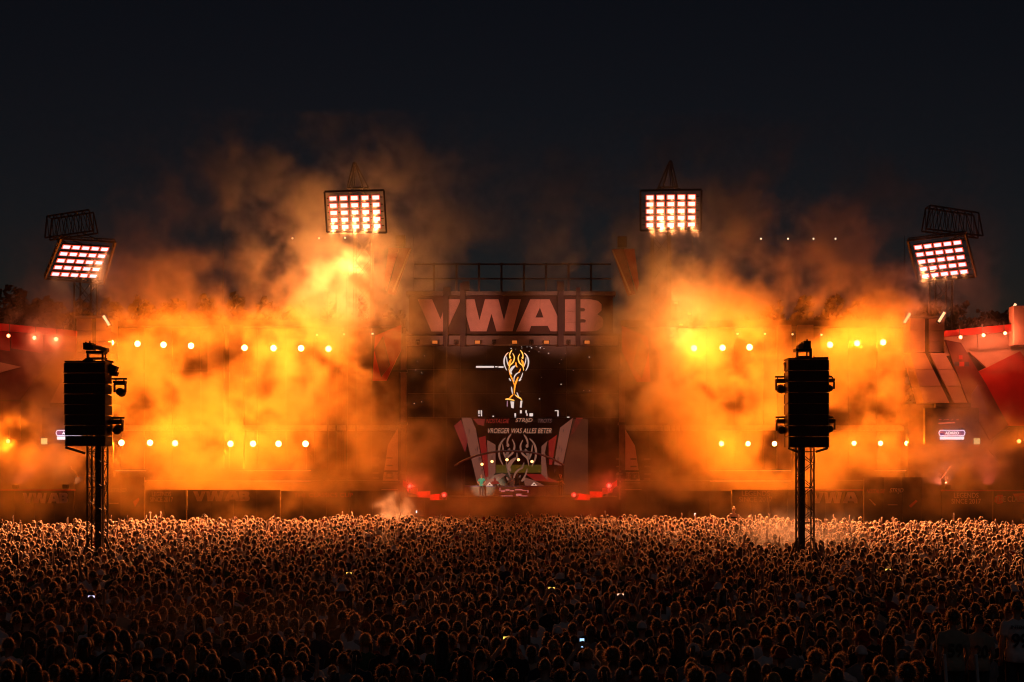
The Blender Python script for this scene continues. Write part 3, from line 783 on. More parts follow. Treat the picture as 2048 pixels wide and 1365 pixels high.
# distant bulbs strung behind the stage
def bulb_string(pts, Y, label):
    a = P(pts[0][0], pts[0][1], Y); t = thing('bulb_string', label, 'light string', a)
    ps = [P(x, y, Y) for x, y in pts]
    line = [ps[0]-Vector((6,0,-.1))] + ps + [ps[-1]+Vector((6,0,.1))]
    line = [p+Vector((0,0,.16)) for p in line]
    MB().path(line, .005, 4).build('wire', BLACK, t, kind='stuff')
    for p in ps:
        k = MB().tube(p+Vector((0,0,.07)), p+Vector((0,0,.17)), .05, 6).build('socket', BLACK, t)
        MB().ellip(p, (.085,.085,.085), 8, 6).build('bulb', glow('festoon bulb', (1,.78,.5), 1.6), k, smooth=True)
    for q in (line[0], line[-1]): MB().tube((q.x, q.y, 0), q, .02, 6).build('pole', STEEL, t)
bulb_string([(585,477),(638,477),(690,476)], 124, 'string of three tiny bulbs in the sky left of the stage')
bulb_string([(1522,478),(1576,478),(1627,478),(1671,478)], 124, 'string of four tiny bulbs in the sky right of the stage')
bulb_string([(634,670),(688,669),(745,668)], 115, 'string of tiny bulbs above the left upper lamps')
bulb_string([(1475,668),(1530,668),(1585,669),(1643,670)], 115, 'string of tiny bulbs above the right upper lamps')
# ------------------------------------------------------------------ smoke: density grids filled by geometry nodes
def smoke_mat(name, color, aniso, dens=1.0):
    m = bpy.data.materials.new(name); m.use_nodes = True; nt = m.node_tree; nt.nodes.clear()
    o = nt.nodes.new('ShaderNodeOutputMaterial'); pv = nt.nodes.new('ShaderNodeVolumePrincipled')
    pv.inputs['Color'].default_value = (*color, 1); pv.inputs['Density'].default_value = dens
    pv.inputs['Anisotropy'].default_value = aniso
    nt.links.new(pv.outputs[0], o.inputs['Volume'])
    return m

def make_smoke(name, blobs, lo, hi, voxel, m, nscale=.16, lo_cut=.36, hi_cut=.70, seed=0.0, label=None, floor_=.0008, base=.06):
    """blobs: (centre, radii, amount, wisp).  density = sum of soft ellipsoids, carved by warped fractal noise"""
    ng = bpy.data.node_groups.new(name + '_field', 'GeometryNodeTree')
    ng.interface.new_socket('Geometry', in_out='OUTPUT', socket_type='NodeSocketGeometry')
    N, L = ng.nodes, ng.links
    def math_(op, a, b=None, clamp=False):
        n = N.new('ShaderNodeMath'); n.operation = op; n.use_clamp = clamp
        for i, x in enumerate((a, b)):
            if x is None: continue
            if isinstance(x, (int, float)): n.inputs[i].default_value = x
            else: L.new(x, n.inputs[i])
        return n.outputs[0]
    pos = N.new('GeometryNodeInputPosition').outputs[0]
    def vmath(op, a, b):
        n = N.new('ShaderNodeVectorMath'); n.operation = op
        L.new(a, n.inputs[0])
        if isinstance(b, tuple): n.inputs[1].default_value = b
        elif isinstance(b, float): n.inputs['Scale'].default_value = b
        else: L.new(b, n.inputs[1])
        return n
    def noise_(vec, scale, detail, rough=.55, dist=0.0):
        n = N.new('ShaderNodeTexNoise'); n.inputs['Scale'].default_value = scale; n.inputs['Detail'].default_value = detail
        n.inputs['Roughness'].default_value = rough; n.inputs['Distortion'].default_value = dist
        L.new(vec, n.inputs['Vector']); return n
    sp = vmath('ADD', pos, (seed*17.3, seed*9.1, seed*5.7)).outputs[0]
    warp = noise_(sp, nscale*1.1, 2)
    wv = vmath('SUBTRACT', warp.outputs['Color'], (.5,.5,.5)).outputs[0]
    wp = vmath('ADD', sp, vmath('SCALE', wv, 5.0).outputs[0]).outputs[0]
    n1 = noise_(wp, nscale, 6, .6).outputs['Fac']
    # edge warp of the blobs themselves
    w2 = noise_(sp, nscale*1.8, 5, .62)
    wv2 = vmath('SUBTRACT', w2.outputs['Color'], (.5,.5,.5)).outputs[0]
    bp = vmath('ADD', pos, vmath('SCALE', wv2, 4.6).outputs[0]).outputs[0]
    total = None
    for (c, r, amt) in blobs:
        d = vmath('SUBTRACT', bp, tuple(c)).outputs[0]
        q = vmath('DIVIDE', d, tuple(r)).outputs[0]
        n = N.new('ShaderNodeVectorMath'); n.operation = 'DOT_PRODUCT'; L.new(q, n.inputs[0]); L.new(q, n.inputs[1])
        e = math_('MULTIPLY', math_('POWER', 2.718, math_('MULTIPLY', n.outputs['Value'], -1.0)), amt)
        total = e if total is None else math_('ADD', total, e)
    mr = N.new('ShaderNodeMapRange'); mr.interpolation_type = 'SMOOTHSTEP'
    L.new(n1, mr.inputs['Value']); mr.inputs['From Min'].default_value = lo_cut; mr.inputs['From Max'].default_value = hi_cut
    mr.inputs['To Min'].default_value = base; mr.inputs['To Max'].default_value = 2.3
    dens = math_('MULTIPLY', total, mr.outputs['Result'])
    dens = math_('MAXIMUM', math_('SUBTRACT', dens, floor_), 0.0)
    vc = N.new('GeometryNodeVolumeCube')
    L.new(dens, vc.inputs['Density'])
    vc.inputs['Min'].default_value = lo; vc.inputs['Max'].default_value = hi
    for k, ax in enumerate('XYZ'):
        vc.inputs['Resolution '+ax].default_value = max(8, int((hi[k]-lo[k])/voxel))
    sm = N.new('GeometryNodeSetMaterial'); sm.inputs['Material'].default_value = m
    L.new(vc.outputs[0], sm.inputs[0])
    go = N.new('NodeGroupOutput'); L.new(sm.outputs[0], go.inputs[0])
    me = bpy.data.meshes.new(name); me.from_pydata([lo, hi, (lo[0], hi[1], hi[2])], [], [(0,1,2)])
    me.materials.append(m)
    o = bpy.data.objects.new(name, me); col.objects.link(o)
    md = o.modifiers.new('field', 'NODES'); md.node_group = ng
    o['kind'] = 'stuff'; o['label'] = label or 'drifting smoke'
    return o

def B(px, py, Y, rx, rz, ry, a):
    Y += 0.7 if Y > 107 else 0                      # the smoke hangs between the light panels and the wings
    return (P(px, py, Y), (M(rx, Y), ry, M(rz, Y)), a)
SMOKE = smoke_mat('smoke', (.95,.93,.90), .25, 1.0)
K = .32
blobs = [
 # left plume and bank
 (560,715,112,180,75,3.2,.62),(330,770,112,190,110,3.4,.62),(680,710,112,110,60,3.0,.75),(450,640,113,180,40,2.4,.35),
 (440,900,111,95,90,2.6,.55),(310,880,111,150,70,2.6,.5),(630,870,111,170,90,2.6,.28),(520,990,110,120,40,2.2,.28),
 (60,860,112,120,80,2.6,.6),(130,760,113,110,100,2.4,.35),
 (600,400,113,260,150,3.0,.18),(330,540,113,240,90,3.0,.14),(520,560,113,160,70,3,.20),(860,560,113,110,110,3.0,.14),(800,780,113,110,160,2.4,.28),
 # right plume and bank
(1300,720,112,90,90,3.0,.7),(1430,770,112,130,120,3.2,.62),
 (1560,720,112,110,140,3.0,.42),(1720,690,113,100,85,3.0,.85),
 (1765,780,112,60,80,2.6,.55),(1760,905,111,120,55,2.6,.5),(1930,935,110,95,45,2.4,.62),(1600,965,109,70,50,2.2,.5),
 (1420,910,111,160,90,2.8,.36),(1700,940,110,80,60,2.2,.4),(1640,450,113,240,120,3.0,.09),(1340,400,113,240,120,3.0,.07),(1560,600,113,150,70,2.6,.26),(1190,560,113,90,110,2.6,.12),(850,540,113,80,90,2.6,.12),
 (165,520,114,80,60,2.4,.10),(1885,520,114,90,70,2.4,.14),
 (60,740,112.5,120,70,2.4,.40),(110,640,113,90,40,2.0,.18),(1960,850,111.5,90,60,2.0,.30),(1990,720,112,70,60,2.0,.10),(20,900,111,80,60,2.4,.5),(1960,760,112.5,60,60,2.0,.06),
 (600,360,113,320,130,2.4,.20),(1450,390,113,380,140,2.4,.20),(1024,470,113,300,90,2.4,.10),(185,670,112.4,60,50,1.6,.26),(760,540,113,70,110,2,.22),(1250,560,113,70,120,2,.22),(1480,600,113,90,90,2,.25),(280,930,104.9,150,56,1.8,0.58),(470,950,104.9,110,62,1.8,0.71),(660,950,104.9,120,50,1.8,0.44),(90,930,104.9,110,50,1.8,0.48),(1760,945,104.9,130,50,1.8,0.58),(1500,950,104.9,120,56,1.8,0.51),(1930,940,104.9,80,50,1.8,0.65),(1330,960,104.9,90,50,1.8,0.31),
 (1840,840,112,110,90,2.2,.34),(1660,860,111.5,90,70,2.2,.30),(815,660,113.4,50,110,1.8,.10),(1225,700,113.4,60,120,1.8,.24),(800,930,104.9,80,50,1.6,.22),(450,1005,104.6,60,36,1.4,.5),(1590,1000,104.6,70,40,1.4,.5),(620,1000,104.6,90,26,1.4,.25),
 # thin veil over the middle and along the foot of the stage
 (1030,860,113,260,200,3.0,.055),(1024,1008,105.2,1150,40,3.6,.24),(1240,800,113,60,120,2.4,.35),
]
blobs = [B(*b) for b in blobs]
blobs = [(c, (r[0], r[1]*.5, r[2]), a*K) for c, r, a in blobs]
x0, x1 = P(-60,0,112).x, P(2108,0,112).x
make_smoke('smoke', blobs, (x0, 101.0, .3), (x1, 118.9, 33.0), .23, SMOKE, floor_=.002, nscale=.20, lo_cut=.40, hi_cut=.64, base=.03, label='amber lit smoke rolling across the stage front')
def plume(bl, label, seed, k=.34):
    bl = [B(*b) for b in bl]; bl = [(c, r, a*k) for c, r, a in bl]
    lo = tuple(min(c[i]-r[i]*2.4 for c, r, a in bl) for i in range(3)); hi = tuple(max(c[i]+r[i]*2.4 for c, r, a in bl) for i in range(3))
    make_smoke('smoke', bl, lo, hi, .15, SMOKE, nscale=.34, seed=seed, label=label, base=.0, lo_cut=.38, hi_cut=.68, floor_=.004)
plume([(685,560,113.4,50,34,1.5,2.6),(735,508,114.6,34,26,1.2,.6),(640,612,113,80,34,2.0,.7),(760,590,113,40,50,1.6,.6),(700,640,113,110,40,2.0,.4)], 'torn bright plume left of the VWAB sign', 21)
plume([(1362,640,113,62,66,1.8,1.1),(1330,525,114.6,56,36,1.3,.6),(1400,560,113,60,40,1.6,.45),(1290,640,113,40,60,1.6,.5),(1350,720,113,90,40,2.0,.5)], 'torn bright plume right of the VWAB sign', 33)
plume([(1790,590,114,62,50,1.6,.9),(1855,612,114.5,52,14,.9,1.0),(1730,640,113.5,60,40,1.6,.6),(205,606,116,40,18,1.0,.0)], 'torn plume curling round the right buttress top', 44)
plume([(205,604,116,36,17,1.0,1.1),(255,628,116,50,16,1.0,.7),(330,640,115.5,80,16,1.2,.4)], 'small plume curling over the left buttress', 52)
def puff(px, py, Y, rx, rz, ry, a, label, seed, vox=.12, lo_cut=.36, hi_cut=.70):
    c, r, a = B(px, py, Y, rx, rz, ry, a)
    lo = tuple(c[i]-r[i]*2.2 for i in range(3)); hi = tuple(c[i]+r[i]*2.2 for i in range(3))
    lo = (lo[0], lo[1], max(.2, lo[2]))
    return make_smoke('smoke', [(c, r, a)], lo, hi, vox, SMOKE, nscale=.5, seed=seed, label=label, lo_cut=lo_cut, hi_cut=hi_cut)
puff(795, 1026, 84, 26, 18, .7, .5, 'small pale puff above the far crowd left of centre', 3)
puff(1585, 1080, 58, 80, 34, 2.2, .24, 'pale smoke around the foot of the right speaker mast', 5, .18)
puff(1242, 1143, 41, 26, 18, .5, .28, 'small cloud over heads right of centre', 7)
puff(470, 1290, 27, 330, 60, 3.5, .03, 'thin amber smoke hanging over the nearest heads left of the middle', 13, .3)
puff(776, 1092, 55, 8, 15, .25, .9, 'thin upright yellow wisp over heads left of centre', 9, .08)

for px, py, rx, rz in ((712,425,85,62),(1342,422,85,62),(160,523,85,62),(1883,517,88,62)):  # added smoke that stands in for the bloom of each light panel
    puff(px, py, 109.2, rx, rz, 1.4, .0013, 'thin smoke added as the bloom of a stadium light', 2, .35, -.6, 1.1)
for px, py in ((822,970),(1216,970)):  # haze added so the red lamps get a soft glow
    puff(px, py, 109.4, 30, 22, 1.0, .12, 'red lit haze added at the stage edge', 4, .25)
# ------------------------------------------------------------------ haze over the whole field
hm = bpy.data.materials.new('haze'); hm.use_nodes = True; hm.node_tree.nodes.clear()
ho = hm.node_tree.nodes.new('ShaderNodeOutputMaterial'); hv = hm.node_tree.nodes.new('ShaderNodeVolumePrincipled')
hv.inputs['Density'].default_value = HAZE = .00005; hv.inputs['Color'].default_value = (.9,.88,.86,1); hv.inputs['Anisotropy'].default_value = .35
hm.node_tree.links.new(hv.outputs[0], ho.inputs['Volume'])
if HAZE:
    hz = MB().box((0, 75, 16.5), (190, 190, 35)).build('haze', hm); hz['kind'] = 'stuff'; hz['label'] = 'thin smoky air over the whole field'

# ------------------------------------------------------------------ strobes inferred in the plumes, split into unseen heads to break up the glow
def strobe(px, py, Y, label, power, color):
    c = P(px, py, Y); t = thing('strobe_lamp', label, 'stage light', c, 'unseen strobes behind the two smoke plumes')
    MB().box(c, (.5,.25,.3)).build('housing', BLACK, t, bevel=.03)
    MB().box(c+Vector((0,-.15,0)), (.3,.05,.16)).build('lens', glow('strobe lens', (1,.5,.16), .9), t)
    MB().beam((c.x, c.y+.2, 0), c+Vector((0,.2,0)), .12).build('stand', STEEL, t)
    add_lamp(t, c+Vector((0,-.3,0)), power, color, 'SPOT', radius=.15, direction=(0,-1,-.1), spot=172, blend=.3)
for px, py, w in ((655,583,.8),(672,563,1.2),(693,548,1.2),(712,533,.7)):
    strobe(px, py, 117.4, 'unseen strobe lighting the left plume, %s of the four on its slope' % {655:'lowest',672:'second lowest',693:'second highest',712:'highest'}[px], 2500*w, (1,.29,.055))
for px, py, w in ((1342,672,.5),(1362,650,.8),(1378,628,.7),(1352,606,.4)):
    strobe(px, py, 117.4, 'unseen strobe lighting the right plume, %s of the four' % {1342:'lowest',1362:'second lowest',1378:'second highest',1352:'highest'}[px], 1400*w, (1,.31,.055))

# ------------------------------------------------------------------ delay speaker masts
def speaker_mast(side):
    L = side == 'left'
    Y = 50.0; g = Y/F
    mx = 189 if L else 1614                        # mast centre column
    ax0, ax1, ay0, ay1 = (129, 210, 722, 893) if L else (1577, 1657, 716, 896)
    base = Vector((P(mx, 0, Y).x, Y, 0))
    t = thing('speaker_mast', 'lattice mast of the %s delay speakers standing in the crowd' % side, 'mast', base)
    hw = M(16 if L else 15, Y); top = P(0, ay0-4, Y).z
    for sx in (-1, 1):
        for sy in (-1, 1):
            MB().tube(base+Vector((sx*hw, sy*hw+.35, 0)), base+Vector((sx*hw, sy*hw+.35, top)), .032, 8).build('mast_chord', ALU if not (sx < 0) else STEEL, t)
    mb = MB(); z = .2; s = 1
    while z < top-.5:
        for sy in (-1, 1):
            mb.tube(base+Vector((-hw*s, sy*hw+.35, z)), base+Vector((hw*s, sy*hw+.35, z+.42)), .016, 6)
            mb.tube(base+Vector((sy*hw, -hw*s+.35, z)), base+Vector((sy*hw, hw*s+.35, z+.42)), .016, 6)
            if int(z/.42) % 3 == 0: mb.tube(base+Vector((-hw, sy*hw+.35, z)), base+Vector((hw, sy*hw+.35, z)), .018, 6)
        z += .42; s = -s
    mb.build('mast_lacing', STEEL, t, kind='stuff')
    cxm = M(3 if L else -6, Y)
    MB().box(base+Vector((cxm, .35, top/2-.4)), (M(12 if L else 10, Y), .2, top-.8)).build('cable_duct', BLACK, t)
    # ballast base
    MB().box(base+Vector((0,.35,.25)), (2.0,2.0,.5)).build('ballast', STEEL, t, bevel=.04)
    for sx in (-1, 1): MB().beam(base+Vector((sx*.95,.35,.4)), base+Vector((sx*hw,.35,2.2)), .07).build('outrigger', STEEL, t)
    # head block with winch beam
    def bxp(n, xa, ya, xb, yb, dy, th, m=BLACK): return MB().ppoly([(xa,ya),(xb,ya),(xb,yb),(xa,yb)], Y+dy, th).build(n, m, t)
    if L:
        bxp('head_post', 173,702,177,724,.2,.1); bxp('head_post', 203,702,206,724,.2,.1); bxp('head_post', 209,706,211,724,.3,.1)
        bxp('head_plate', 172,702,207,707,.1,.5); bxp('head_plate', 178,715,207,718,.1,.5)
        bxp('winch_box', 166,686,183,699,-.3,.5)
        MB().ppoly([(183,688),(213,696),(213,704),(183,697)], Y-.1, .35).build('winch_beam', mat('yellow grey beam', (.3,.22,.1), .5), t)
        MB().ppoly([(164,722),(172,716),(186,719),(186,724)], Y-.2, .3).build('top_bracket', STEEL, t)
        bxp('winch_stud', 178,683,180,687,-.2,.1); bxp('winch_stud', 170,684,172,687,-.2,.1)
    else:
        bxp('head_post', 1593,697,1597,719,.2,.1); bxp('head_post', 1619,697,1624,719,.2,.1); bxp('head_post', 1613,700,1615,719,.3,.1)
        bxp('head_plate', 1592,697,1624,703,.1,.5); bxp('head_plate', 1597,712,1622,716,.1,.5)
        bxp('winch_box', 1608,682,1622,697,-.3,.5)
        MB().ppoly([(1595,692),(1608,684),(1608,697),(1598,698)], Y-.1, .35).build('winch_beam', mat('yellow grey beam', (.3,.22,.1), .5), t)
        bxp('winch_stud', 1613,679,1616,683,-.2,.1)
        MB().beam(P(1608,713,Y), P(1618,720,Y), .06).build('top_bracket', STEEL, t)
    # outrigger pipes that carry the moving heads, cable loom beside the boxes
    pipes = (((212,758),(254,758)),((212,836),(249,836)),((212,722),(226,724))) if L else (((1550,754),(1576,754)),((1551,835),(1576,835)),((1656,754),(1664,754)),((1656,835),(1666,835)))
    for a, c in pipes: MB().tube(P(*a, Y+.35), P(*c, Y+.35), .035, 8).build('side_pipe', BLACK, t)
    xs = 210 if L else 1575
    loom = MB(); 
    for k in range(3):
        r3 = random.Random(k+(5 if L else 9)); pts = []
        for j in range(14): pts.append(P(xs+(1 if L else -1)*(1.2+k*1.4)+r3.uniform(-.6,.6), ay0+6+j*(ay1-ay0-20)/13, Y+.25+.05*k))
        loom.path(pts, .02, 5)
    loom.build('cable_loom', mat('cable sleeve', (.12,.09,.05), .6), t, kind='stuff')
    if L: MB().tube(P(131,895,Y-.2), P(170,907,Y+.2), .045, 8).build('pull_back_arm', BLACK, t)
    else:
        MB().tube(P(1578,897,Y-.2), P(1594,904,Y+.2), .045, 8).build('pull_back_arm', BLACK, t); MB().tube(P(1655,897,Y-.2), P(1632,904,Y+.2), .045, 8).build('pull_back_arm', BLACK, t)
    # the hung array
    c = Vector((P((ax0+ax1)/2, 0, Y).x, Y, P(0, ay0, Y).z))
    a = thing('speaker_array', 'hung column of eight black loudspeaker boxes on the %s mast' % side, 'loudspeakers', c)
    MB().ppoly([(ax0,ay0),(ax1,ay0-(0 if L else 2)),(ax1,ay0+3),(ax0,ay0+3)], Y-.45, .9).build('flying_frame', BLACK, a)
    n = 8; dz = (ay1-ay0-4)/n
    for i in range(n):
        tilt = .02*(i/n)**2*8; dx = (3.5*(i/n)**2 if L else 1.0*(i/n)**2)
        ya, yb = ay0+4+dz*i, ay0+4+dz*(i+1)-(1.0 if i < 3 else .45)
        xa, xb = ax0+dx, ax1+dx*.3
        fr = [P(xa,ya,Y-.42), P(xb,ya,Y-.42), P(xb,yb,Y-.42), P(xa,yb,Y-.42)]
        bk = [q_+Vector((0,.85,s_*.02)) for q_, s_ in zip(fr, (-1,-1,1,1))]
        q = MB().add(fr+bk, [(3,2,1,0),(4,5,6,7),(0,1,5,4),(2,3,7,6),(1,2,6,5),(3,0,4,7)]).build('speaker_cabinet', mat('speaker black', (.010,.010,.011), .7, scale=6), a, bevel=.012)
        MB().ppoly([(xa+1.6,ya+1.2),(xb-1.6,ya+1.2),(xb-1.6,yb-1.0),(xa+1.6,yb-1.0)], Y-.437, .03).build('grille', mat('speaker cloth', (.016,.015,.015), .85, scale=30), q)
        for xx in (xa-.7, xb+.7): MB().ppoly([(xx-.7,ya+.5),(xx+.7,ya+.5),(xx+.7,yb-.5),(xx-.7,yb-.5)], Y-.3, .5).build('rigging_rail', STEEL, q)
        for xx in (xa-1.8, xb+1.8): MB().ppoly([(xx-.6,yb-2),(xx+.6,yb-2),(xx+.6,yb),(xx-.6,yb)], Y-.25, .15).build('rigging_pin', STEEL, q)
    # moving heads
    def mover(px, py, s, label, tilt):
        c = P(px, py, Y+.35); k = M(1, Y)*s
        m_ = thing('moving_head_light', label, 'stage light', c, 'moving head lamps on the speaker masts')
        for dx in (-8, 8): MB().box(c+Vector((dx*k,0,-1.5*k)), (2*k,.06,5*k)).build('clamp', BLACK, m_)
        MB().box(c+Vector((0,0,-6*k)), (24*k,.3,6*k)).build('base', BLACK, m_, bevel=.02)
        MB().box(c+Vector((0,0,-10.2*k)), (22*k,.12,3*k)).box(c+Vector((-11*k,0,-18*k)), (3.2*k,.12,17*k)).box(c+Vector((11*k,0,-18*k)), (3.2*k,.12,17*k)).build('yoke', BLACK, m_)
        hc = c+Vector((0,0,-25*k)); d = Vector((0, 1, tilt)).normalized()
        MB().ellip(hc, (9*k,9*k,8*k), 12, 8).build('head', BLACK, m_, smooth=True)
        MB().tube(hc, hc+d*13*k, 8*k, 12, 9*k).build('barrel', BLACK, m_, smooth=False)
        MB().tube(hc+d*13*k, hc+d*13.4*k, 8*k, 12).build('lens', mat('lens glass', (.05,.05,.06), .1), m_)
        return m_, hc+d*15*k
    sd = side
    if L:
        mover(240, 759, 1.0, 'upper of two black moving heads beside the left speaker boxes', -.1); mover(234, 837, 1.0, 'lower of two black moving heads beside the left speaker boxes', .4)
        c = P(222, 738, Y+.35); pl = thing('par_can', 'tilted black lamp beside the top of the left speaker boxes', 'stage light', c)
        MB().beam(c+Vector((-.18,0,.1)), c+Vector((.2,0,-.06)), .3, .26).build('housing', BLACK, pl); MB().beam(c+Vector((-.1,0,.2)), c+Vector((.1,0,.24)), .05).build('bracket', STEEL, pl)
        MB().prism([c+Vector((.02,-.1,-.1)), c+Vector((.26,-.1,-.12)), c+Vector((.2,-.1,-.26)), c+Vector((-.05,-.1,-.24))], (0,.25,0)).build('barn_door', BLACK, pl)
    else:
        mover(1563, 755, 1.0, 'upper black moving head left of the right speaker boxes', .2); mover(1564, 836, 1.0, 'lower black moving head left of the right speaker boxes', .1)
        mover(1658, 755, .9, 'upper black moving head half hidden behind the right speaker boxes', .1); mover(1659, 836, .9, 'lower black moving head half hidden behind the right speaker boxes', .1)
        c = P(1573, 736, Y+.1); pl = thing('par_can', 'small black lamp beside the top of the right speaker boxes', 'stage light', c)
        MB().beam(c+Vector((-.05,0,.18)), c+Vector((.03,0,-.2)), .1, .2).build('housing', BLACK, pl); MB().beam(c+Vector((0,0,.2)), c+Vector((.1,0,.2)), .04).build('bracket', STEEL, pl)
    return t
speaker_mast('left'); speaker_mast('right')
# front light of booth and sign, from unseen spots added behind the speaker boxes
def front_spot(px, py, label, tgt, power, ang, color):
    c = P(px, py, 50.6); d = (tgt-c).normalized()
    t = thing('added_spot', label, 'spotlight', c, 'unseen spots added behind the speaker boxes')
    MB().tube(c, c+d*.5, .14, 12, .17).build('housing', BLACK, t)
    MB().tube(c+d*.5, c+d*.52, .15, 12).build('lens', glow('spot lens', (1,.8,.6), 3), t)
    MB().beam(c+Vector((0,-.3,.0)), c, .06).build('bracket', STEEL, t)
    add_lamp(t, c+d*.6, power, color, 'SPOT', radius=.1, direction=d, spot=ang, blend=.8)
front_spot(170, 800, 'unseen spot added behind the left speaker boxes aimed at the turquoise man', P(963, 972, 114), 150000, 2.0, (1,.72,.42))
front_spot(150, 780, 'unseen spot added behind the left speaker boxes aimed at the left half of the sign', P(930, 634, 118), 105000, 6.2, (1,.31,.19))
front_spot(1600, 800, 'unseen spot added behind the right speaker boxes aimed at the DJ', P(1023, 960, 114), 18000, 2.2, (1,.66,.36))
front_spot(1630, 780, 'unseen spot added behind the right speaker boxes aimed at the right half of the sign', P(1120, 634, 118), 105000, 6.2, (1,.31,.19))
# ------------------------------------------------------------------ people
tmp_objs = []
def remesh(mb, voxel, ratio, smooth=2):
    me = mb.mesh('tmp'); o = bpy.data.objects.new('tmp', me); col.objects.link(o)
    m = o.modifiers.new('r', 'REMESH'); m.mode = 'VOXEL'; m.voxel_size = voxel
    if smooth: s = o.modifiers.new('s', 'SMOOTH'); s.factor = .5; s.iterations = smooth
    d = o.modifiers.new('d', 'DECIMATE'); d.ratio = ratio
    bpy.context.view_layer.update()
    out = bpy.data.meshes.new_from_object(o.evaluated_get(bpy.context.evaluated_depsgraph_get()))
    bpy.data.objects.remove(o); bpy.data.meshes.remove(me)
    out.materials.clear(); out.polygons.foreach_set('use_smooth', [True]*len(out.polygons)); out.update()
    return out
V = Vector
def limb(mb, pts, rs):
    for i in range(len(pts)-1):
        mb.tube(pts[i], pts[i+1], rs[i], 10, rs[i+1]); 
    for p, r in zip(pts, rs): mb.ellip(p, (r, r, r), 10, 7)
POSE = {   # right and left arm: shoulder, elbow, wrist, direction of the fingers
 'relaxed': [((.19,0,1.372),(.235,-.02,1.13),(.20,.12,.91),(0,.3,-1)), ((-.19,0,1.41),(-.235,-.02,1.13),(-.20,.12,.91),(0,.3,-1))],
 'bent':    [((.19,0,1.372),(.25,.02,1.15),(.12,.24,1.22),(-.5,.6,.5)), ((-.19,0,1.41),(-.24,0,1.13),(-.2,.2,1.02),(.2,1,0))],
 'one_up':  [((.19,0,1.43),(.28,.10,1.66),(.22,.20,1.92),(0,.1,1)), ((-.19,0,1.41),(-.24,0,1.13),(-.2,.15,.98),(0,.6,-.6))],
 'both_up': [((.19,0,1.43),(.30,.08,1.66),(.27,.16,1.93),(-.1,.1,1)), ((-.19,0,1.43),(-.30,.08,1.66),(-.27,.16,1.93),(.1,.1,1))],
 'filming': [((.19,0,1.42),(.25,.26,1.55),(.085,.36,1.76),(-.5,.1,.7)), ((-.19,0,1.42),(-.25,.26,1.55),(-.085,.36,1.76),(.5,.1,.7))],
 'hips':    [((.19,0,1.372),(.32,-.05,1.17),(.19,.06,1.02),(-.6,.6,-.3)), ((-.19,0,1.41),(-.32,-.05,1.17),(-.19,.06,1.02),(.6,.6,-.3))],
}
def hand(mb, w, d, side):
    d = V(d).normalized(); a = d.cross(V((0,1,0)) if abs(d.y) < .8 else V((1,0,0))).normalized(); n = d.cross(a)
    w = V(w); mb.tube(w, w+d*.09, .03, 8, .036); mb.ellip(w+d*.05, (.036,.036,.05), 8, 6)
    for k, (off, ln) in enumerate(((-.03,.062),(-.01,.075),(.01,.07),(.03,.055))):
        b0 = w+d*.085+a*off; b1 = b0+d*ln*.55; b2 = b1+d*ln*.45+n*.02
        mb.tube(b0, b1, .010, 6, .009); mb.tube(b1, b2, .009, 6, .008)
    t0 = w+d*.03+a*.03*side; mb.tube(t0, t0+d*.045+a*.035*side, .012, 6, .010)
def body_mb(pose, head=True):
    mb = MB()
    for s in (-1, 1):
        limb(mb, [V((.09*s,0,.93)), V((.10*s,.02,.50)), V((.10*s,-.02,.09))], [.085,.055,.040])
        mb.ellip((.10*s,.06,.04), (.045,.13,.04), 10, 7)
    mb.ellip((0,0,.97), (.165,.115,.13)); mb.ellip((0,0,1.12), (.145,.10,.16)); mb.ellip((0,0,1.29), (.175,.115,.17))
    limb(mb, [V((-.17,-.01,1.375)), V((-.055,-.01,1.44)), V((.055,-.01,1.44)), V((.17,-.01,1.375))], [.050,.052,.052,.050]); mb.ellip((0,0,1.38), (.16,.095,.07))
    mb.tube((0,-.012,1.42), (0,.012,1.58), .062, 12, .055)
    # head: skull, jaw, nose, brow, ears
    mb.ellip((0,.012,1.665), (.078,.098,.112)); mb.ellip((0,.055,1.60), (.056,.058,.062))
    mb.tube((0,.105,1.665), (0,.125,1.632), .010, 6, .016); mb.ellip((0,.098,1.69), (.05,.016,.012)); mb.ellip((0,.108,1.592), (.024,.01,.010))
    for s in (-1, 1): mb.ellip((.082*s,.0,1.648), (.012,.022,.034), 8, 6)
    for s, A in zip((1, -1), POSE[pose]):
        limb(mb, [V(A[0]), V(A[1]), V(A[2])], [.052,.042,.030]); hand(mb, A[2], A[3], -s if A[3][0] else s)
    return mb
def shirt_mb(pose, long=False):
    mb = MB()
    mb.ellip((0,0,.99), (.185,.135,.16)); mb.ellip((0,0,1.12), (.168,.122,.17)); mb.ellip((0,0,1.29), (.192,.132,.165))
    limb(mb, [V((-.172,-.01,1.375)), V((-.06,-.012,1.445)), V((.06,-.012,1.445)), V((.172,-.01,1.375))], [.060,.062,.062,.060]); mb.ellip((0,-.005,1.38), (.19,.115,.08))
    mb.tube((0,0,.85), (0,0,.99), .185, 14, .18)
    for s, A in zip((1, -1), POSE[pose]):
        a, e, w = V(A[0]), V(A[1]), V(A[2])
        if long: limb(mb, [a, e, e.lerp(w, .9)], [.068,.058,.046])
        else:
            m_ = a.lerp(e, .62); mb.ellip(a, (.062,.064,.062), 10, 7); mb.tube(a, m_, .062, 10, .066)
    return mb
def trousers_mb():
    mb = MB()
    mb.ellip((0,0,.93), (.182,.132,.13))
    for s in (-1, 1): limb(mb, [V((.09*s,0,.9)), V((.10*s,.02,.50)), V((.10*s,-.02,.13))], [.098,.070,.060])
    return mb
rnp = np.random.default_rng(11)
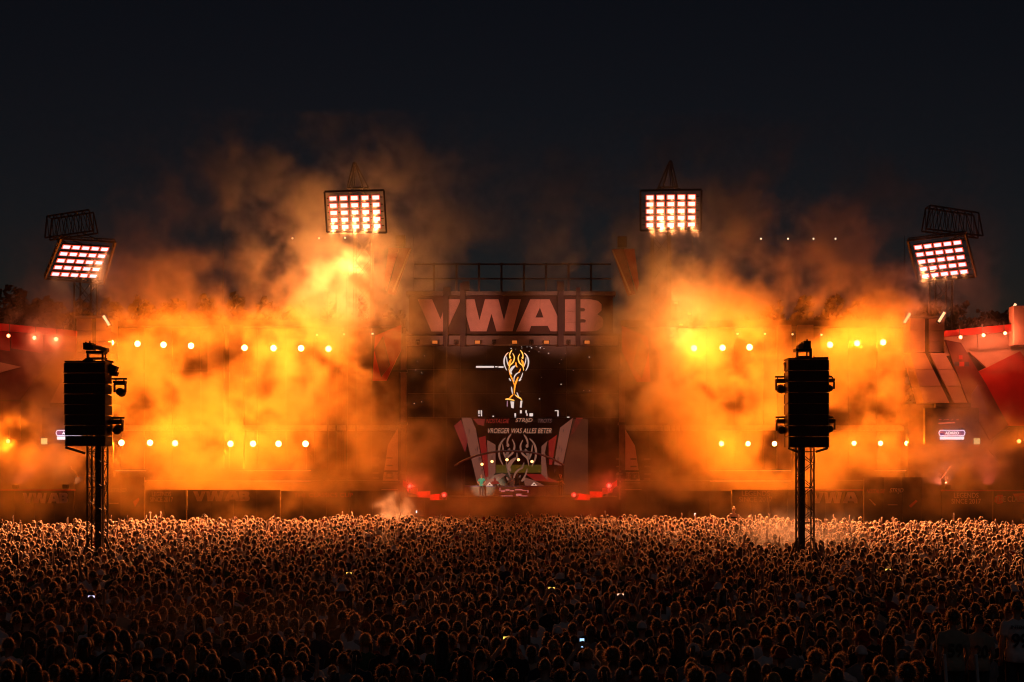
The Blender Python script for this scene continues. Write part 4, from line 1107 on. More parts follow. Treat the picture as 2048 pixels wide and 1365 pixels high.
def fringe(mb, center, rad, n, ln, seed, zmin=-.35, wid=.006, droop=.2, rr_=None):
    """stray strands standing off the hair"""
    r = random.Random(seed)
    for i in range(n):
        while True:
            d = V((r.gauss(0,1), r.gauss(0,1)-.2, r.gauss(0,1)+.3)).normalized()
            if d.z > zmin and not (d.y > .55 and d.z < .45): break
        p = V(center) + V((d.x*rad[0], d.y*rad[1], d.z*rad[2])); L = ln*r.uniform(.5, 1.3)
        tn = d.orthogonal().normalized(); tn.rotate(Matrix.Rotation(r.uniform(0, 6.28), 3, d))
        tip = p + d*L*.75 + tn*L*r.uniform(-.9,.9) + V((0,0,-droop*L))
        side = d.cross((tip-p).normalized()); side = side.normalized()*wid if side.length > 1e-4 else tn*wid
        p = p - d*.006
        mb.add([p-side, p+side, tip], [(0,1,2)]); mb.strand.append(len(mb.f)-1)
    return mb
HC = (0, -.004, 1.675)
def cap_of_hair(mb, c, rad, seed, amp, zcut, n=18, nv=11, ycut=.5, back_drop=-.5):
    """closed skull cap with an uneven surface, open over the face"""
    r = random.Random(seed); ph = [r.uniform(0, 6.28) for _ in range(6)]
    vs = []; idx = {}
    for j in range(nv+1):
        t = math.pi*j/nv*.72
        for i in range(n):
            a = 2*math.pi*i/n
            d = V((math.sin(t)*math.cos(a), math.sin(t)*math.sin(a), math.cos(t)))
            front = max(0, math.sin(a))
            if d.z < zcut+front*ycut: 
                zz = max(d.z, zcut+front*ycut) ; k = math.sqrt(max(1e-4, 1-zz*zz))/max(1e-4, math.sin(t)) if math.sin(t) > 1e-4 else 1
                d = V((d.x*k, d.y*k, zz))
            f = 1+amp*(math.sin(5*a+ph[0]+3*t)+math.sin(9*a+ph[1]-5*t)+.7*math.sin(14*a+ph[2])*math.sin(7*t+ph[3]))*.5
            vs.append(V(c)+V((d.x*rad[0]*f, d.y*rad[1]*f, d.z*rad[2]*f)))
    fs = []
    for j in range(nv):
        for i in range(n): fs.append((j*n+i, (j+1)*n+i, (j+1)*n+(i+1) % n, j*n+(i+1) % n))
    fs.append(tuple(range(n)))
    return mb.add(vs, fs)
def hair_mb(kind, seed=0, dense=1.0):
    mb = MB(); k = lambda n: int(n*dense)
    if kind == 'short':
        cap_of_hair(mb, HC, (.092,.112,.122), seed, .035, -.25); fringe(mb, HC, (.093,.113,.123), k(150), .028, seed)
    elif kind == 'crop':
        cap_of_hair(mb, HC, (.086,.106,.117), seed, .015, -.2); fringe(mb, HC, (.086,.106,.117), k(120), .014, seed, wid=.005)
    elif kind == 'curly':
        cap_of_hair(mb, (0,-.008,1.69), (.112,.126,.128), seed, .09, -.35); fringe(mb, (0,-.008,1.69), (.115,.13,.132), k(210), .045, seed, zmin=-.5)
    elif kind == 'long':
        cap_of_hair(mb, HC, (.096,.116,.124), seed, .03, -.35); fringe(mb, HC, (.097,.117,.125), k(120), .026, seed, droop=.6)
        n = 9
        vs = []
        for j in range(6):
            z = 1.70-.088*j; w = .098+.012*math.sin(j*.8); y = -.085-.012*j
            for i in range(n):
                a = math.pi*(i/(n-1)); rp = .008*math.sin(i*2.1+j+seed)
                vs.append(V((math.cos(a)*(w+rp), y+.06-math.sin(a)*(.075+rp), z)))
        fs = [(j*n+i, j*n+i+1, (j+1)*n+i+1, (j+1)*n+i) for j in range(5) for i in range(n-1)]
        o = len(vs); vs += [V((v.x*.8, v.y+.05, v.z)) for v in vs]
        fs += [tuple(q+o for q in f[::-1]) for f in fs]
        fs += [(5*n+i, 5*n+i+1, o+5*n+i+1, o+5*n+i) for i in range(n-1)]
        mb.add(vs, fs)
        r = random.Random(seed)
        for i in range(k(60)):
            s = r.choice((-1, 1)); z = r.uniform(1.3, 1.7); p = V((s*.1, -.05-r.random()*.05, z)); mb.add([p, p+V((0,0,.02)), p+V((s*r.uniform(.004,.03), r.uniform(-.03,.0), -r.uniform(.02,.07)))], [(0,1,2)]); mb.strand.append(len(mb.f)-1)
    elif kind in ('bun', 'ponytail'):
        cap_of_hair(mb, HC, (.087,.108,.118), seed, .012, -.3); fringe(mb, HC, (.088,.108,.119), k(90), .024, seed)
        if kind == 'bun':
            mb.ellip((0,-.055,1.805), (.05,.05,.042), 10, 7); fringe(mb, (0,-.055,1.805), (.05,.05,.042), k(40), .025, seed+3, zmin=-.2)
        else:
            pts = [V((0,-.10,1.745)), V((0,-.15,1.74)), V((.01,-.165,1.62)), V((.015,-.15,1.46)), V((.01,-.145,1.38))]
            mb.path(pts, .03, 8, [.026,.036,.036,.028,.010]); fringe(mb, (0,-.14,1.68), (.035,.03,.08), k(30), .03, seed+3, zmin=-1)
    return mb
def cap_mb(kind, n_=18, nv_=11):
    mb = MB()
    if kind == 'cap':
        cap_of_hair(mb, (0,.004,1.685), (.097,.117,.112), 3, .004, -.05, n=n_, nv=nv_, ycut=.1)
        vs = []
        for i in range(9):
            a = math.pi*(i/8); vs += [V((math.cos(a)*.085, .09+math.sin(a)*.03, 1.695)), V((math.cos(a)*.078, .10+math.sin(a)*.105, 1.675))]
        fs = [(2*i, 2*i+1, 2*i+3, 2*i+2) for i in range(8)]; o = len(vs); vs += [v-V((0,0,.008)) for v in vs]; fs += [tuple(q+o for q in f[::-1]) for f in fs]
        mb.add(vs, fs); mb.ellip((0,.004,1.797), (.01,.01,.006), 6, 4)
    else:
        cap_of_hair(mb, (0,.004,1.69), (.100,.118,.108), 3, .006, -.05, n=n_, nv=nv_, ycut=.0)
        n = 18; vs = []
        for i in range(n):
            a = 2*math.pi*i/n; vs += [V((math.cos(a)*.098, .004+math.sin(a)*.115, 1.69)), V((math.cos(a)*.155, .004+math.sin(a)*.175, 1.648))]
        fs = [(2*i, 2*i+1, (2*i+3) % (2*n), (2*i+2) % (2*n)) for i in range(n)]; o = len(vs); vs += [v-V((0,0,.006)) for v in vs]; fs += [tuple(q+o for q in f[::-1]) for f in fs]
        mb.add(vs, fs)
    return mb

def tint(name, c, **k): return mat(name, c, **k)
def back_lit(nt, b, out, col_socket, fac, tr):
    """hair: strands pass light forward, so part of the shader is translucent"""
    t = nt.nodes.new('ShaderNodeBsdfTranslucent'); mx = nt.nodes.new('ShaderNodeMixShader'); mx.inputs[0].default_value = fac
    g = nt.nodes.new('ShaderNodeMix'); g.data_type = 'RGBA'; g.blend_type = 'ADD'; g.inputs[0].default_value = 1
    nt.links.new(col_socket, g.inputs[6]); g.inputs[7].default_value = (*tr, 1)
    nt.links.new(g.outputs[2], t.inputs['Color'])
    nt.links.new(b.outputs[0], mx.inputs[1]); nt.links.new(t.outputs[0], mx.inputs[2]); nt.links.new(mx.outputs[0], out.inputs['Surface'])
CAPT, STRT = (.16, (.05,.036,.026)), (.85, (.80,.60,.42))
def hairmat(name, c, strand=False):
    if name in MATS: return MATS[name]
    m = bpy.data.materials.new(name); m.use_nodes = True; nt = m.node_tree; b = nt.nodes['Principled BSDF']; out = nt.nodes['Material Output']
    n = nt.nodes.new('ShaderNodeTexNoise'); n.inputs['Scale'].default_value = 60
    r = nt.nodes.new('ShaderNodeValToRGB'); r.color_ramp.elements[0].color = (c[0]*.6, c[1]*.6, c[2]*.6, 1); r.color_ramp.elements[1].color = (c[0]*1.4, c[1]*1.4, c[2]*1.4, 1)
    tcn = nt.nodes.new('ShaderNodeTexCoord'); nt.links.new(tcn.outputs['Object'], n.inputs['Vector']); nt.links.new(n.outputs['Fac'], r.inputs[0])
    nt.links.new(r.outputs[0], b.inputs['Base Color']); b.inputs['Roughness'].default_value = .42; b.inputs['Specular IOR Level'].default_value = .6
    b.inputs['Sheen Weight'].default_value = HSHEEN; b.inputs['Sheen Roughness'].default_value = .5; b.inputs['Sheen Tint'].default_value = (1,.92,.85,1)
    back_lit(nt, b, out, r.outputs[0], *(STRT if strand else CAPT))
    MATS[name] = m; return m
HSHEEN = 1.0
SKIN = [tint('fair skin', (.42,.26,.19), rough=.5, wear=.1), tint('tan skin', (.30,.17,.11), rough=.5, wear=.1), tint('brown skin', (.14,.075,.045), rough=.5, wear=.1)]
HAIRC = {'black': (.012,.010,.009), 'dark brown': (.035,.020,.012), 'light brown': (.10,.055,.028), 'blond': (.28,.18,.08), 'ginger': (.18,.06,.02)}
HM = {k: hairmat(k+' hair', v) for k, v in HAIRC.items()}; HS = {k: hairmat(k+' strands', v, True) for k, v in HAIRC.items()}
CLOTH = {'white': (.62,.60,.60), 'grey': (.20,.20,.21), 'black': (.014,.014,.016), 'navy': (.02,.026,.06), 'red': (.26,.02,.02), 'beige': (.36,.29,.21), 'teal': (.05,.42,.36), 'green': (.04,.09,.04)}
CM = {k: tint(k+' cotton', v, rough=.85, sheen=.35, scale=12, wear=.15) for k, v in CLOTH.items()}
DEN = tint('dark denim', (.03,.035,.05), rough=.8, scale=14)

BODY, SHIRT, LONG = {}, {}, {}
for k in POSE:
    BODY[k] = remesh(body_mb(k), .0115, .06); SHIRT[k] = remesh(shirt_mb(k), .02, .12)
    if k in ('relaxed', 'bent'): LONG[k] = remesh(shirt_mb(k, True), .02, .16)
TROUS = remesh(trousers_mb(), .022, .16)
def fresh(mb, name):
    me = mb.mesh(name); me.polygons.foreach_set('use_smooth', [True]*len(me.polygons))
    mi = [0]*len(me.polygons)
    for k in mb.strand: mi[k] = 1
    me.polygons.foreach_set('material_index', mi); me.update(); return me
HAIR = {}
for k in ('short', 'crop', 'curly', 'long', 'bun', 'ponytail'):
    HAIR[k] = [fresh(hair_mb(k, s), 'hair') for s in range(3)]
HAT = {k: fresh(cap_mb(k), 'cap') for k in ('cap', 'bucket')}
def set_mat(o, m):
    if not o.data.materials: o.data.materials.append(m)
    o.material_slots[0].link = 'OBJECT'; o.material_slots[0].material = m

def person(loc, rz, scale, pose, hair, hcol, shirt, skin, label, group=None, hat=None, hatcol='white', long=False, mirror_=False, bare=False, seed=0):
    o = bpy.data.objects.new('person', BODY[pose]); col.objects.link(o); o.location = loc; o.rotation_euler = (0, 0, rz)
    o.scale = (scale*(-1 if mirror_ else 1), scale, scale)
    set_mat(o, SKIN[skin]); tag(o, label, 'person', group)
    def kid(n, me, m):
        c = bpy.data.objects.new(n, me); col.objects.link(c); c.parent = o; set_mat(c, m); return c
    if not bare: kid('long_sleeved_top' if long else 't_shirt', (LONG if long and pose in LONG else SHIRT)[pose], CM[shirt])
    kid('trousers', TROUS, DEN)
    if hair:
        me = HAIR[hair][seed % 3]
        while len(me.materials) < 2: me.materials.append(HM[hcol] if not me.materials else HS[hcol])
        h = kid('hair', me, HM[hcol]); h.material_slots[1].link = 'OBJECT'; h.material_slots[1].material = HS[hcol]
    if hat: kid('cap' if hat == 'cap' else 'bucket_hat', HAT[hat], CM[hatcol])
    return o

# -------- performers on the deck
DZ = P(0, 994, 114).z
person(P(963, 994, 113.6), math.pi-.2, 1.0, 'hips', None, None, 'teal', 0, 'bald man in a turquoise t-shirt and dark shorts standing before the DJ desk')
person((P(1023, 0, 115.4).x, 115.6, DZ), math.pi+.3, 1.0, 'bent', 'short', 'black', 'grey', 0, 'DJ in a grey shirt leaning over the desk')
person((P(1034, 0, 115.6).x, 116.0, DZ+.05), math.pi, 1.02, 'relaxed', 'short', 'black', 'black', 2, 'person in black standing beside the DJ')
person(P(1121, 994, 113.4), math.pi+.5, 1.0, 'bent', 'short', 'dark brown', 'black', 1, 'person in black clothes at the right end of the DJ desk')

# -------- where the crowd stands
FRONT = lambda x: 86 - 13*(abs(x)/32)**2
spots = []
rc = random.Random(4242)
y = 19.6
while y < 88:
    dy = .50 if y < 45 else .56
    x = -.378*y-4.0 + rc.uniform(0, .4)
    while x < .378*y+4.0:
        X, Yy = x+rc.uniform(-.22, .22), y+rc.uniform(-.26, .26)
        x += rc.uniform(.47, .70) if y < 45 else rc.uniform(.5, .72)
        if Yy > FRONT(X)+1.6*math.sin(X*.55)+1.1*math.sin(X*1.7+1)+rc.uniform(-1.4, 1.4): continue
        px = CX+X*F/Yy
        if px > 1850 and Yy < 23.0 and not (px > 2020 and Yy < 20.2): continue      # the gap around the white posts
        if abs(X-P(189,0,50).x) < 1.2 and abs(Yy-50.35) < 1.2: continue
        if abs(X-P(1614,0,50).x) < 1.2 and abs(Yy-50.35) < 1.2: continue
        if rc.random() < .05+.10*max(0, math.sin(X*.9+Yy*.35)*math.sin(Yy*.8-X*.4)): continue
        spots.append((X, Yy))
    y += dy
special = []
def claim(px, Yy):
    """free the standing place for a person who is placed by hand"""
    X = P(px, 0, Yy).x
    global spots
    spots = [s for s in spots if (s[0]-X)**2+(s[1]-Yy)**2 > .36**2]
    return X
def by_head(px, py, htop=1.76): return (htop-H)*F/(HY-py)     # distance at which a head top of this height shows in row py

# people one can pick out, placed by hand: (px, head row, pose, hair, hair colour, shirt, skin, hat, hat colour, label)
phones = []
def phone(px, py, Yy, land, color, label, k=1.0):
    c = P(px, py, Yy); w, h = (.15, .075) if land else (.075, .15); w *= k; h *= k
    t = thing('phone', label, 'phone', c, 'lit phones held up in the crowd')
    MB().box(c, (w, .01, h)).build('case', BLACK, t)
    MB().box(c+V((0,-.0075,0)), (w*.92, .004, h*.93)).build('screen', glow('phone screen '+label[:18], color, 1.7), t)
    return t
def filmer(px, py, Yy, land, color, label, plabel, k=1.0, hair='short'):
    s = 1.0; top = P(0, py, Yy).z; pose = 'filming'
    X = claim(px, Yy)
    sc = min(1.12, max(.92, top/1.86))
    person((X, Yy-.40*sc, max(0, top-1.87*sc)), 0, sc, pose, hair, 'dark brown', 'black', 0, plabel)
    phone(px, py, Yy, land, color, label, k)
filmer(1164, 1286, by_head(0, 1300), False, (.35,.62,1.0), 'upright phone showing a bright blue picture near the bottom middle', 'person filming with the upright bright blue phone')
filmer(698, 1148, by_head(0, 1164), True, (1.0,.62,.10), 'wide phone with a yellow picture left of the centre', 'person filming with the yellow lit wide phone')
filmer(1103, 1178, by_head(0, 1196), True, (.9,.42,.22), 'wide phone with a dim pink picture right of the centre', 'person filming with the dim pink phone')
filmer(1241, 1191, by_head(0, 1208), True, (1.0,.52,.3), 'wide phone with an orange picture right of the dim pink one', 'person filming with the orange phone right of centre')
filmer(1776, 1141, by_head(0, 1156), True, (.85,.55,.95), 'wide phone with a pale violet picture at the right', 'person filming with the pale violet phone')
filmer(183, 1195, by_head(0, 1210), True, (.75,.65,1.0), 'tilted phone with a pale blue picture at the far left', 'person filming with the pale blue phone at the far left')
filmer(1015, 1278, by_head(0, 1292), True, (.75,.30,.03), 'wide phone with a dim amber picture near the bottom middle', 'person filming with the dim amber phone')
filmer(873, 1155, by_head(0, 1168), True, (.7,.5,.75), 'tiny phone with a pale picture near the middle', 'person filming with the tiny pale phone', .6)

# girl on someone's shoulders at the far edge, raised hand at the far left of it
Yg = 80.0; gx = claim(1467, Yg)
person((gx, Yg, 0), 0, 1.04, 'relaxed', 'short', 'dark brown', 'black', 0, 'person carrying the blond girl on the shoulders')
person((gx, Yg-.1, P(0,1013,Yg).z-1.86), 0, 1.0, 'relaxed', 'bun', 'blond', 'white', 0, 'blond girl with a hair bun sitting on shoulders above the far crowd', bare=True)
band = MB().tube((gx, Yg-.1, P(0,1013,Yg).z-1.86+1.18), (gx, Yg-.1, P(0,1013,Yg).z-1.86+1.27), .178, 14, .185).build('bikini_top', CM['black'], None, loc=(gx, Yg-.1, 0))
bpy.context.view_layer.update()
g_ = [o for o in col.objects if o.get('label', '').startswith('blond girl')][0]
band.parent = g_; band.location = band.location - g_.location
Yh = 78.0; claim(548, Yh)
person((P(548-8,0,Yh).x, Yh, P(0,1027,Yh).z-2.1), 0, 1.0, 'one_up', 'crop', 'blond', 'white', 0, 'person stretching one pale hand high above the far crowd left of centre')
for px, py, Yy, lab in ((1390,1029,80,'phone light held high at the far edge right of centre'),(1098,1056,72,'phone light above heads in the middle'),(833,1024,84,'tiny phone light at the far edge left of the stage')):
    X = claim(px, Yy); person((X-.26, Yy-.2, max(0,P(0,py,Yy).z-2.12)), 0, 1.0, 'one_up', 'short', 'dark brown', 'black', 0, 'person holding up the '+lab)
    phone(px, py, Yy, False, (1,.85,.8), lab)

# white jersey 99 and neighbours at the right
def jersey(px, Yj, number, name, label, hair, hcol, ink, sc=1.0, shirt='white'):
    X = claim(px, Yj)
    o = person((X, Yj, PLAT), 0, sc, 'relaxed', hair, hcol, shirt, 0, label, long=False)
    # print lies 2 mm proud of the back of the shirt
    def put(s, z0, z1, w, nm):
        cu = bpy.data.curves.new('l', 'FONT'); cu.body = s; cu.align_x = 'CENTER'; cu.offset = .02
        oo = bpy.data.objects.new('l', cu); col.objects.link(oo); bpy.context.view_layer.update()
        me = bpy.data.meshes.new_from_object(oo.evaluated_get(bpy.context.evaluated_depsgraph_get())); bpy.data.objects.remove(oo); bpy.data.curves.remove(cu)
        bm = bmesh.new(); bm.from_mesh(me); bmesh.ops.subdivide_edges(bm, edges=bm.edges[:], cuts=1)
        xs = [v.co.x for v in bm.verts]; ys = [v.co.y for v in bm.verts]; ax, bx_, ay, by = min(xs), max(xs), min(ys), max(ys)
        for v in bm.verts:
            x = ((v.co.x-ax)/(bx_-ax)-.5)*w; z = z0+(v.co.y-ay)/(by-ay)*(z1-z0)
            ydepth = -.137*math.sqrt(max(0, 1-(x/.2)**2))-.006
            v.co = V((x, ydepth, z))
        bm.to_mesh(me); bm.free()
        c = bpy.data.objects.new(nm, me); col.objects.link(c); c.parent = o; set_mat(c, ink)
    if name: put(name, 1.36, 1.41, .26, 'lettering')
    put(number, 1.08, 1.29, .24, 'number')
INK = tint('violet black ink', (.02,.012,.05), rough=.7); INKG = tint('grey ink', (.07,.06,.055), rough=.7)
PLAT = .85                                           # the three stand on a low dark riser
c = P(1975, 940, 21.7); c.z = 0
rs = thing('viewing_riser', 'low dark riser under the three people in white jerseys at the lower right', 'platform', c)
for k in range(4):
    xa = P(1862, 0, 21.7).x+.52*k; MB().box((xa+.26, 21.7, PLAT-.05), (.51, 2.0, .1)).build('deck_board', BLACK, rs)
    MB().box((xa+.26, 20.72, PLAT/2-.06), (.51, .03, PLAT-.12)).build('skirt_board', BLACK, rs)
for i in range(2):
    for k in range(2): MB().box((P(1862, 0, 21.7).x+.1+1.9*i, 21.0+1.4*k, PLAT/2-.06), (.08, .08, PLAT-.12)).build('leg', STEEL, rs)
jersey(2034, 21.5, '99', 'INTENTS', 'man in a white jersey with INTENTS and 99 on the back at the right edge', 'short', 'dark brown', INK, 1.0)
jersey(1906, 21.0, '59', None, 'person in a pale jersey with a dark round print near the right edge', 'curly', 'dark brown', INKG, .93, 'beige')
jersey(1958, 21.3, '20', None, 'person in a pale shirt with a faint 20 on the back beside the 99 jersey', 'crop', 'dark brown', INKG, .88, 'beige')
for px, py, hat, hc, sh, lab in ((1722,1290,'cap','white','grey','person in a white cap worn backwards near the bottom right'),(1284,1243,'cap','white','grey','person in a white cap with a pale grey shirt right of the bottom middle'),
        (1548,1246,'cap','black','black','person in a black cap in the lower right'),(1196,1140,'bucket','grey','grey','person in a grey bucket hat right of the centre')):
    Yp = by_head(px, py, 1.80); X = claim(px, Yp)
    person((X, Yp, 0), rc.uniform(-.3,.3)+(math.pi if 'backwards' in lab else 0), 1.0, 'relaxed', None if 'backwards' in lab else 'crop', 'dark brown', sh, 0, lab, hat=hat, hatcol=hc)
# white posts on the front edge of the riser
for i, (xa, xb) in enumerate(((1889,1899),(1952,1962))):
    a = P(xa, 1311, 20.78); c = P(xb, 940, 20.78); c.z = PLAT
    t = thing('barrier_post', '%s white post in the dark gap at the lower right' % ['left','right'][i], 'post', (c.x, c.y, PLAT), 'white posts in the gap')
    MB().tube(V((c.x, c.y, PLAT)), a, .026, 10).build('post', CM['white'], t); MB().ellip(a, (.028,.028,.02), 10, 6).build('post_cap', CM['white'], t)
    MB().box((c.x, c.y, PLAT+.02), (.14,.10,.04)).build('foot', STEEL, t)

# -------- the nearest three hundred, one by one
spots.sort(key=lambda s: s[1])
inside = [q for q in spots if abs(q[0]*F/q[1]) < 1040 and HY+(H-1.8)*F/q[1] < 1372][:285]
ins = set(inside); near = inside; far = [q for q in spots if q not in ins]
rp = random.Random(77)
hairs = ['short']*40+['crop']*20+['curly']*9+['long']*16+['bun']*6+['ponytail']*9
hcols = ['black']*25+['dark brown']*45+['light brown']*16+['blond']*11+['ginger']*3
shirts = ['black']*40+['white']*18+['grey']*14+['navy']*10+['red']*5+['beige']*7+['green']*6
poses = ['relaxed']*60+['bent']*30+['one_up']*2+['hips']*4
hairword = {'short': 'short %s hair', 'crop': 'cropped %s hair', 'curly': 'curly %s hair', 'long': 'long %s hair', 'bun': '%s hair in a bun', 'ponytail': '%s ponytail'}
placeh = ['at the left edge', 'below the left speaker mast', 'right of the left mast', 'at the left third', 'below the left smoke plume', 'just left of the bottom middle', 'just right of the bottom middle', 'below the right smoke plume', 'left of the right speaker mast', 'below the right speaker mast', 'right of the right mast', 'at the right edge']
people = []
for X, Yy in near:
    hat = None
    if rp.random() < .07: hat = rp.choice(('cap', 'cap', 'bucket'))
    d = dict(X=X, Y=Yy, hair=rp.choice(hairs), hcol=rp.choice(hcols), shirt=rp.choice(shirts), pose=rp.choice(poses), hat=hat, hatcol=rp.choice(('white', 'black', 'black', 'grey', 'red')), long=rp.random() < .18)
    if d['hat']: d['hair'] = rp.choice(('crop', 'ponytail')) if d['hat'] == 'cap' else 'crop'
    px = CX+X*F/Yy; u = min(11, max(0, int(px/2048*12)))
    d['place'] = placeh[u]; d['px'] = px; people.append(d)
def desc(d):
    top = d['shirt']+(' long-sleeved top' if d['long'] and d['pose'] in LONG else ' t-shirt')
    head = hairword[d['hair']] % d['hcol']
    if d['hat']: head = '%s %s' % (d['hatcol'], 'cap' if d['hat'] == 'cap' else 'bucket hat')
    arm = {'one_up': ' arm raised', 'hips': ' hands on hips'}.get(d['pose'], '')
    return 'person, %s, %s%s' % (head, top, arm)
from collections import defaultdict
cl = defaultdict(list)
for d in people: cl[(desc(d), d['place'])].append(d)
for (ds, pl), L in cl.items():
    L.sort(key=lambda d: d['Y'])
    for i, d in enumerate(L):
        d['label'] = '%s %s' % (ds, pl)
        if len(L) > 1: d['label'] = d['label'].replace(' t-shirt', ' shirt').replace(' long-sleeved top', ' long sleeves') + ' ' + (['lower', 'upper'] if len(L) == 2 else ['lowest', 'second lowest', 'third lowest', 'fourth lowest', 'fifth lowest', 'sixth lowest'])[min(i, 1 if len(L) == 2 else 5)]
for i, d in enumerate(people):
    if len(d['label'].replace(',', '').split()) > 16: d['label'] = d['label'].replace('the bottom middle', 'middle').replace('below the', 'under')
    person((d['X'], d['Y'], 0), rp.gauss(0, .28) - d['X']/118*.6, rp.gauss(.985, .06), d['pose'], d['hair'], d['hcol'], d['shirt'], rp.choice((0,0,0,1,1,2)), d['label'],
           'people nearest the camera in the crowd', d['hat'], d['hatcol'], d['long'], rp.random() < .5, seed=i)

# -------- everyone behind them: one mass of several thousand people
def lowres(pose, hair, hat, ratio, seed, upper, ns):
    parts = []
    bm_ = bmesh.new()
    for me in (BODY[pose], SHIRT[pose]):
        b2 = bmesh.new(); b2.from_mesh(me)
        o = bpy.data.meshes.new('t'); b2.to_mesh(o); b2.free()
        ob = bpy.data.objects.new('t', o); col.objects.link(ob); dm = ob.modifiers.new('d', 'DECIMATE'); dm.ratio = ratio*(1.0 if me is SHIRT[pose] else .62)
        bpy.context.view_layer.update()
        e = bpy.data.meshes.new_from_object(ob.evaluated_get(bpy.context.evaluated_depsgraph_get())); bpy.data.objects.remove(ob)
        parts.append((e, 0 if me is BODY[pose] else 1))
    if hair: parts.append((hair_low(hair, seed, ns), 2))
    if hat: parts.append((fresh(cap_mb(hat, 10, 5), 't'), 3))
    vs, tris, cls, mts = [], [], [], []
    off = 0
    for me, c in parts:
        me.calc_loop_triangles()
        v = np.empty(len(me.vertices)*3); me.vertices.foreach_get('co', v); v = v.reshape(-1, 3)
        t = np.empty(len(me.loop_triangles)*3, dtype=np.int64); me.loop_triangles.foreach_get('vertices', t); t = t.reshape(-1, 3)
        if c < 2:                                   # nobody sees the legs in the press: keep from the knees up
            keep = v[t][:, :, 2].max(1) > upper; t = t[keep]
            used = np.unique(t); mp = -np.ones(len(v), dtype=np.int64); mp[used] = np.arange(len(used)); v = v[used]; t = mp[t]
        vs.append(v); tris.append(t+off); cls.append(np.full(len(v), c)); mi_ = np.empty(len(me.polygons), dtype=np.int32); me.polygons.foreach_get('material_index', mi_); tp = np.empty(len(me.loop_triangles), dtype=np.int64); me.loop_triangles.foreach_get('polygon_index', tp)
        mats_ = mi_[tp]+1 if c == 2 else np.zeros(len(t), dtype=np.int32)
        mts.append(mats_); off += len(v)
    return np.concatenate(vs), np.concatenate(tris), np.concatenate(cls), np.concatenate(mts)
def hair_low(kind, seed, ns):
    mb = MB(); rad = {'short': (.092,.112,.122), 'crop': (.086,.106,.117), 'curly': (.112,.126,.128), 'long': (.096,.116,.124), 'bun': (.087,.108,.118), 'ponytail': (.087,.108,.118)}[kind]
    c = (0,-.008,1.69) if kind == 'curly' else HC
    cap_of_hair(mb, c, rad, seed, .04, -.3, n=10 if ns > 40 else 8, nv=5 if ns > 40 else 4)
    fringe(mb, c, rad, ns, .036 if kind != 'crop' else .020, seed, wid=.011 if ns > 40 else .017)
    if kind == 'long':
        mb.obox((0,-.09,1.52), (.095,0,0), (0,.03,0), (0,.02,.19))
    if kind == 'bun': mb.ellip((0,-.055,1.805), (.05,.05,.042), 6, 4)
    if kind == 'ponytail': mb.path([V((0,-.12,1.74)), V((0,-.16,1.62)), V((0,-.14,1.42))], .03, 5, [.03,.034,.012])
    return fresh(mb, 't')
protos = []
for k, (pose, hair, hat, w) in enumerate((('relaxed','short',None,22),('bent','short',None,16),('relaxed','crop',None,12),('bent','curly',None,6),('relaxed','long',None,12),('relaxed','ponytail',None,8),
        ('one_up','short',None,2.6),('both_up','crop',None,1.2),('relaxed','crop','cap',5),('bent','crop','bucket',2.5),('hips','bun',None,4),('one_up','long',None,1.5))):
    protos.append((lowres(pose, hair, hat, .22, k, .9, 60), lowres(pose, hair, hat, .085, k, 1.15, 34), w))
wts = np.array([p[2] for p in protos]); wts = wts/wts.sum()
skin_c = np.array([(.42,.26,.19),(.30,.17,.11),(.14,.075,.045)]); hair_c = np.array([HAIRC[k] for k in ('black','dark brown','dark brown','light brown','blond','ginger')])
cloth_c = np.array([CLOTH[k] for k in ('black','black','black','white','grey','navy','red','beige','green','white')])
AV, AT, AC, AM = [], [], [], []; off = 0
pick = rnp.choice(len(protos), size=len(far), p=wts)
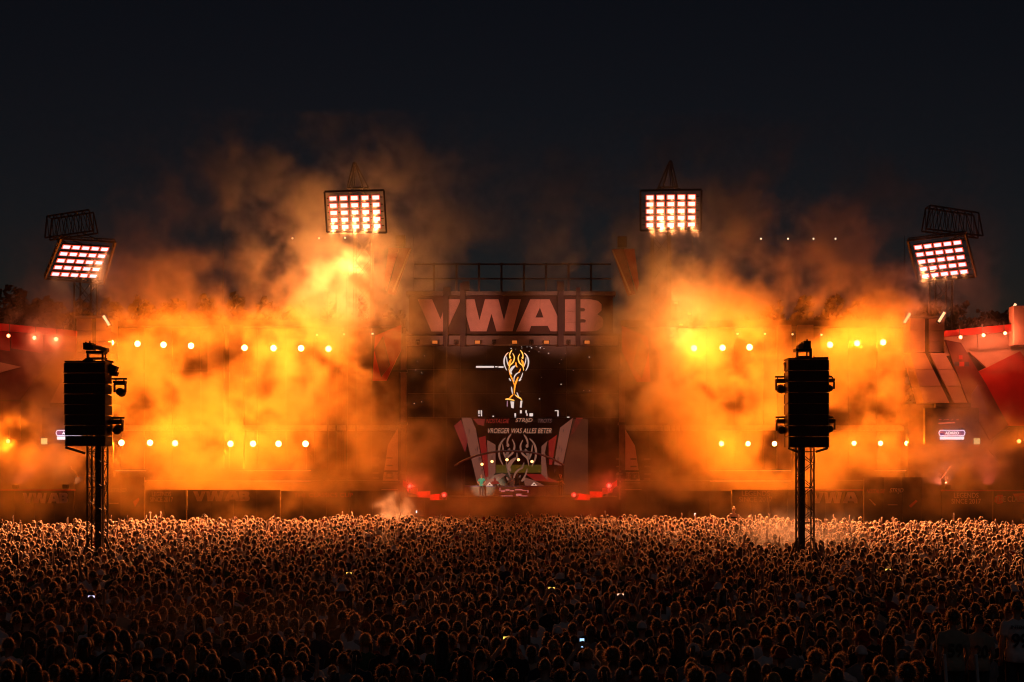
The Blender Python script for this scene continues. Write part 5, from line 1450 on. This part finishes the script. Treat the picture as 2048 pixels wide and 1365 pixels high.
for (X, Yy), pi in zip(far, pick):
    v, t, c, mt = protos[pi][0 if Yy < 38 else 1]
    s = float(np.clip(rnp.normal(.975, .065), .82, 1.12)); a = rnp.normal(0, .32) - X/118*.5; ca, sa = math.cos(a)*s, math.sin(a)*s
    mx = -1 if rnp.random() < .5 else 1
    x = v[:,0]*mx*(s*1.0); w = np.empty_like(v)
    w[:,0] = v[:,0]*mx*ca - v[:,1]*sa + X; w[:,1] = v[:,0]*mx*sa + v[:,1]*ca + Yy; w[:,2] = v[:,2]*s + rnp.normal(0, .015)
    AV.append(w); tt = t+off; AT.append(tt if mx > 0 else tt[:, ::-1])
    pal = np.stack([skin_c[rnp.choice(3, p=(.55,.33,.12))], cloth_c[rnp.integers(10)], hair_c[rnp.choice(6, p=(.2,.3,.2,.15,.12,.03))], cloth_c[rnp.choice((0,3,4,6))]])
    AC.append(pal[c]); AM.append(mt.astype(np.int32)); off += len(v)
AV = np.concatenate(AV); AT = np.concatenate(AT); AC = np.concatenate(AC); AM = np.concatenate(AM)
cm = bpy.data.meshes.new('crowd'); cm.vertices.add(len(AV)); cm.vertices.foreach_set('co', AV.astype(np.float32).ravel())
cm.loops.add(len(AT)*3); cm.loops.foreach_set('vertex_index', AT.astype(np.int32).ravel())
cm.polygons.add(len(AT)); cm.polygons.foreach_set('loop_start', np.arange(0, len(AT)*3, 3, dtype=np.int32))
cm.polygons.foreach_set('use_smooth', np.ones(len(AT), dtype=bool)); cm.polygons.foreach_set('material_index', AM)
at = cm.attributes.new('tone', 'FLOAT_COLOR', 'POINT'); at.data.foreach_set('color', np.concatenate([AC, np.ones((len(AC),1))], 1).astype(np.float32).ravel())
cm.update(calc_edges=True)
def tone_mat(name, hair):
    m = bpy.data.materials.new(name); m.use_nodes = True; nt = m.node_tree; b = nt.nodes['Principled BSDF']; out = nt.nodes['Material Output']
    a = nt.nodes.new('ShaderNodeAttribute'); a.attribute_name = 'tone'; nt.links.new(a.outputs['Color'], b.inputs['Base Color'])
    b.inputs['Roughness'].default_value = .42 if hair else .8; b.inputs['Specular IOR Level'].default_value = .6 if hair else .35
    b.inputs['Sheen Weight'].default_value = HSHEEN if hair else .35; b.inputs['Sheen Roughness'].default_value = .5; b.inputs['Sheen Tint'].default_value = (1,.92,.85,1)
    if hair: back_lit(nt, b, out, a.outputs['Color'], *(STRT if hair == 2 else CAPT))
    return m
cm.materials.append(tone_mat('crowd skin and cloth', False)); cm.materials.append(tone_mat('crowd hair', 1)); cm.materials.append(tone_mat('crowd hair strands', 2))
crowd = bpy.data.objects.new('crowd', cm); col.objects.link(crowd); crowd['kind'] = 'stuff'; crowd['label'] = 'thousands of people packed up to the stage'
print('crowd', len(far), 'people', len(AT), 'tris;', len(near), 'single')
for m in list(bpy.data.meshes):
    if m.users == 0: bpy.data.meshes.remove(m)
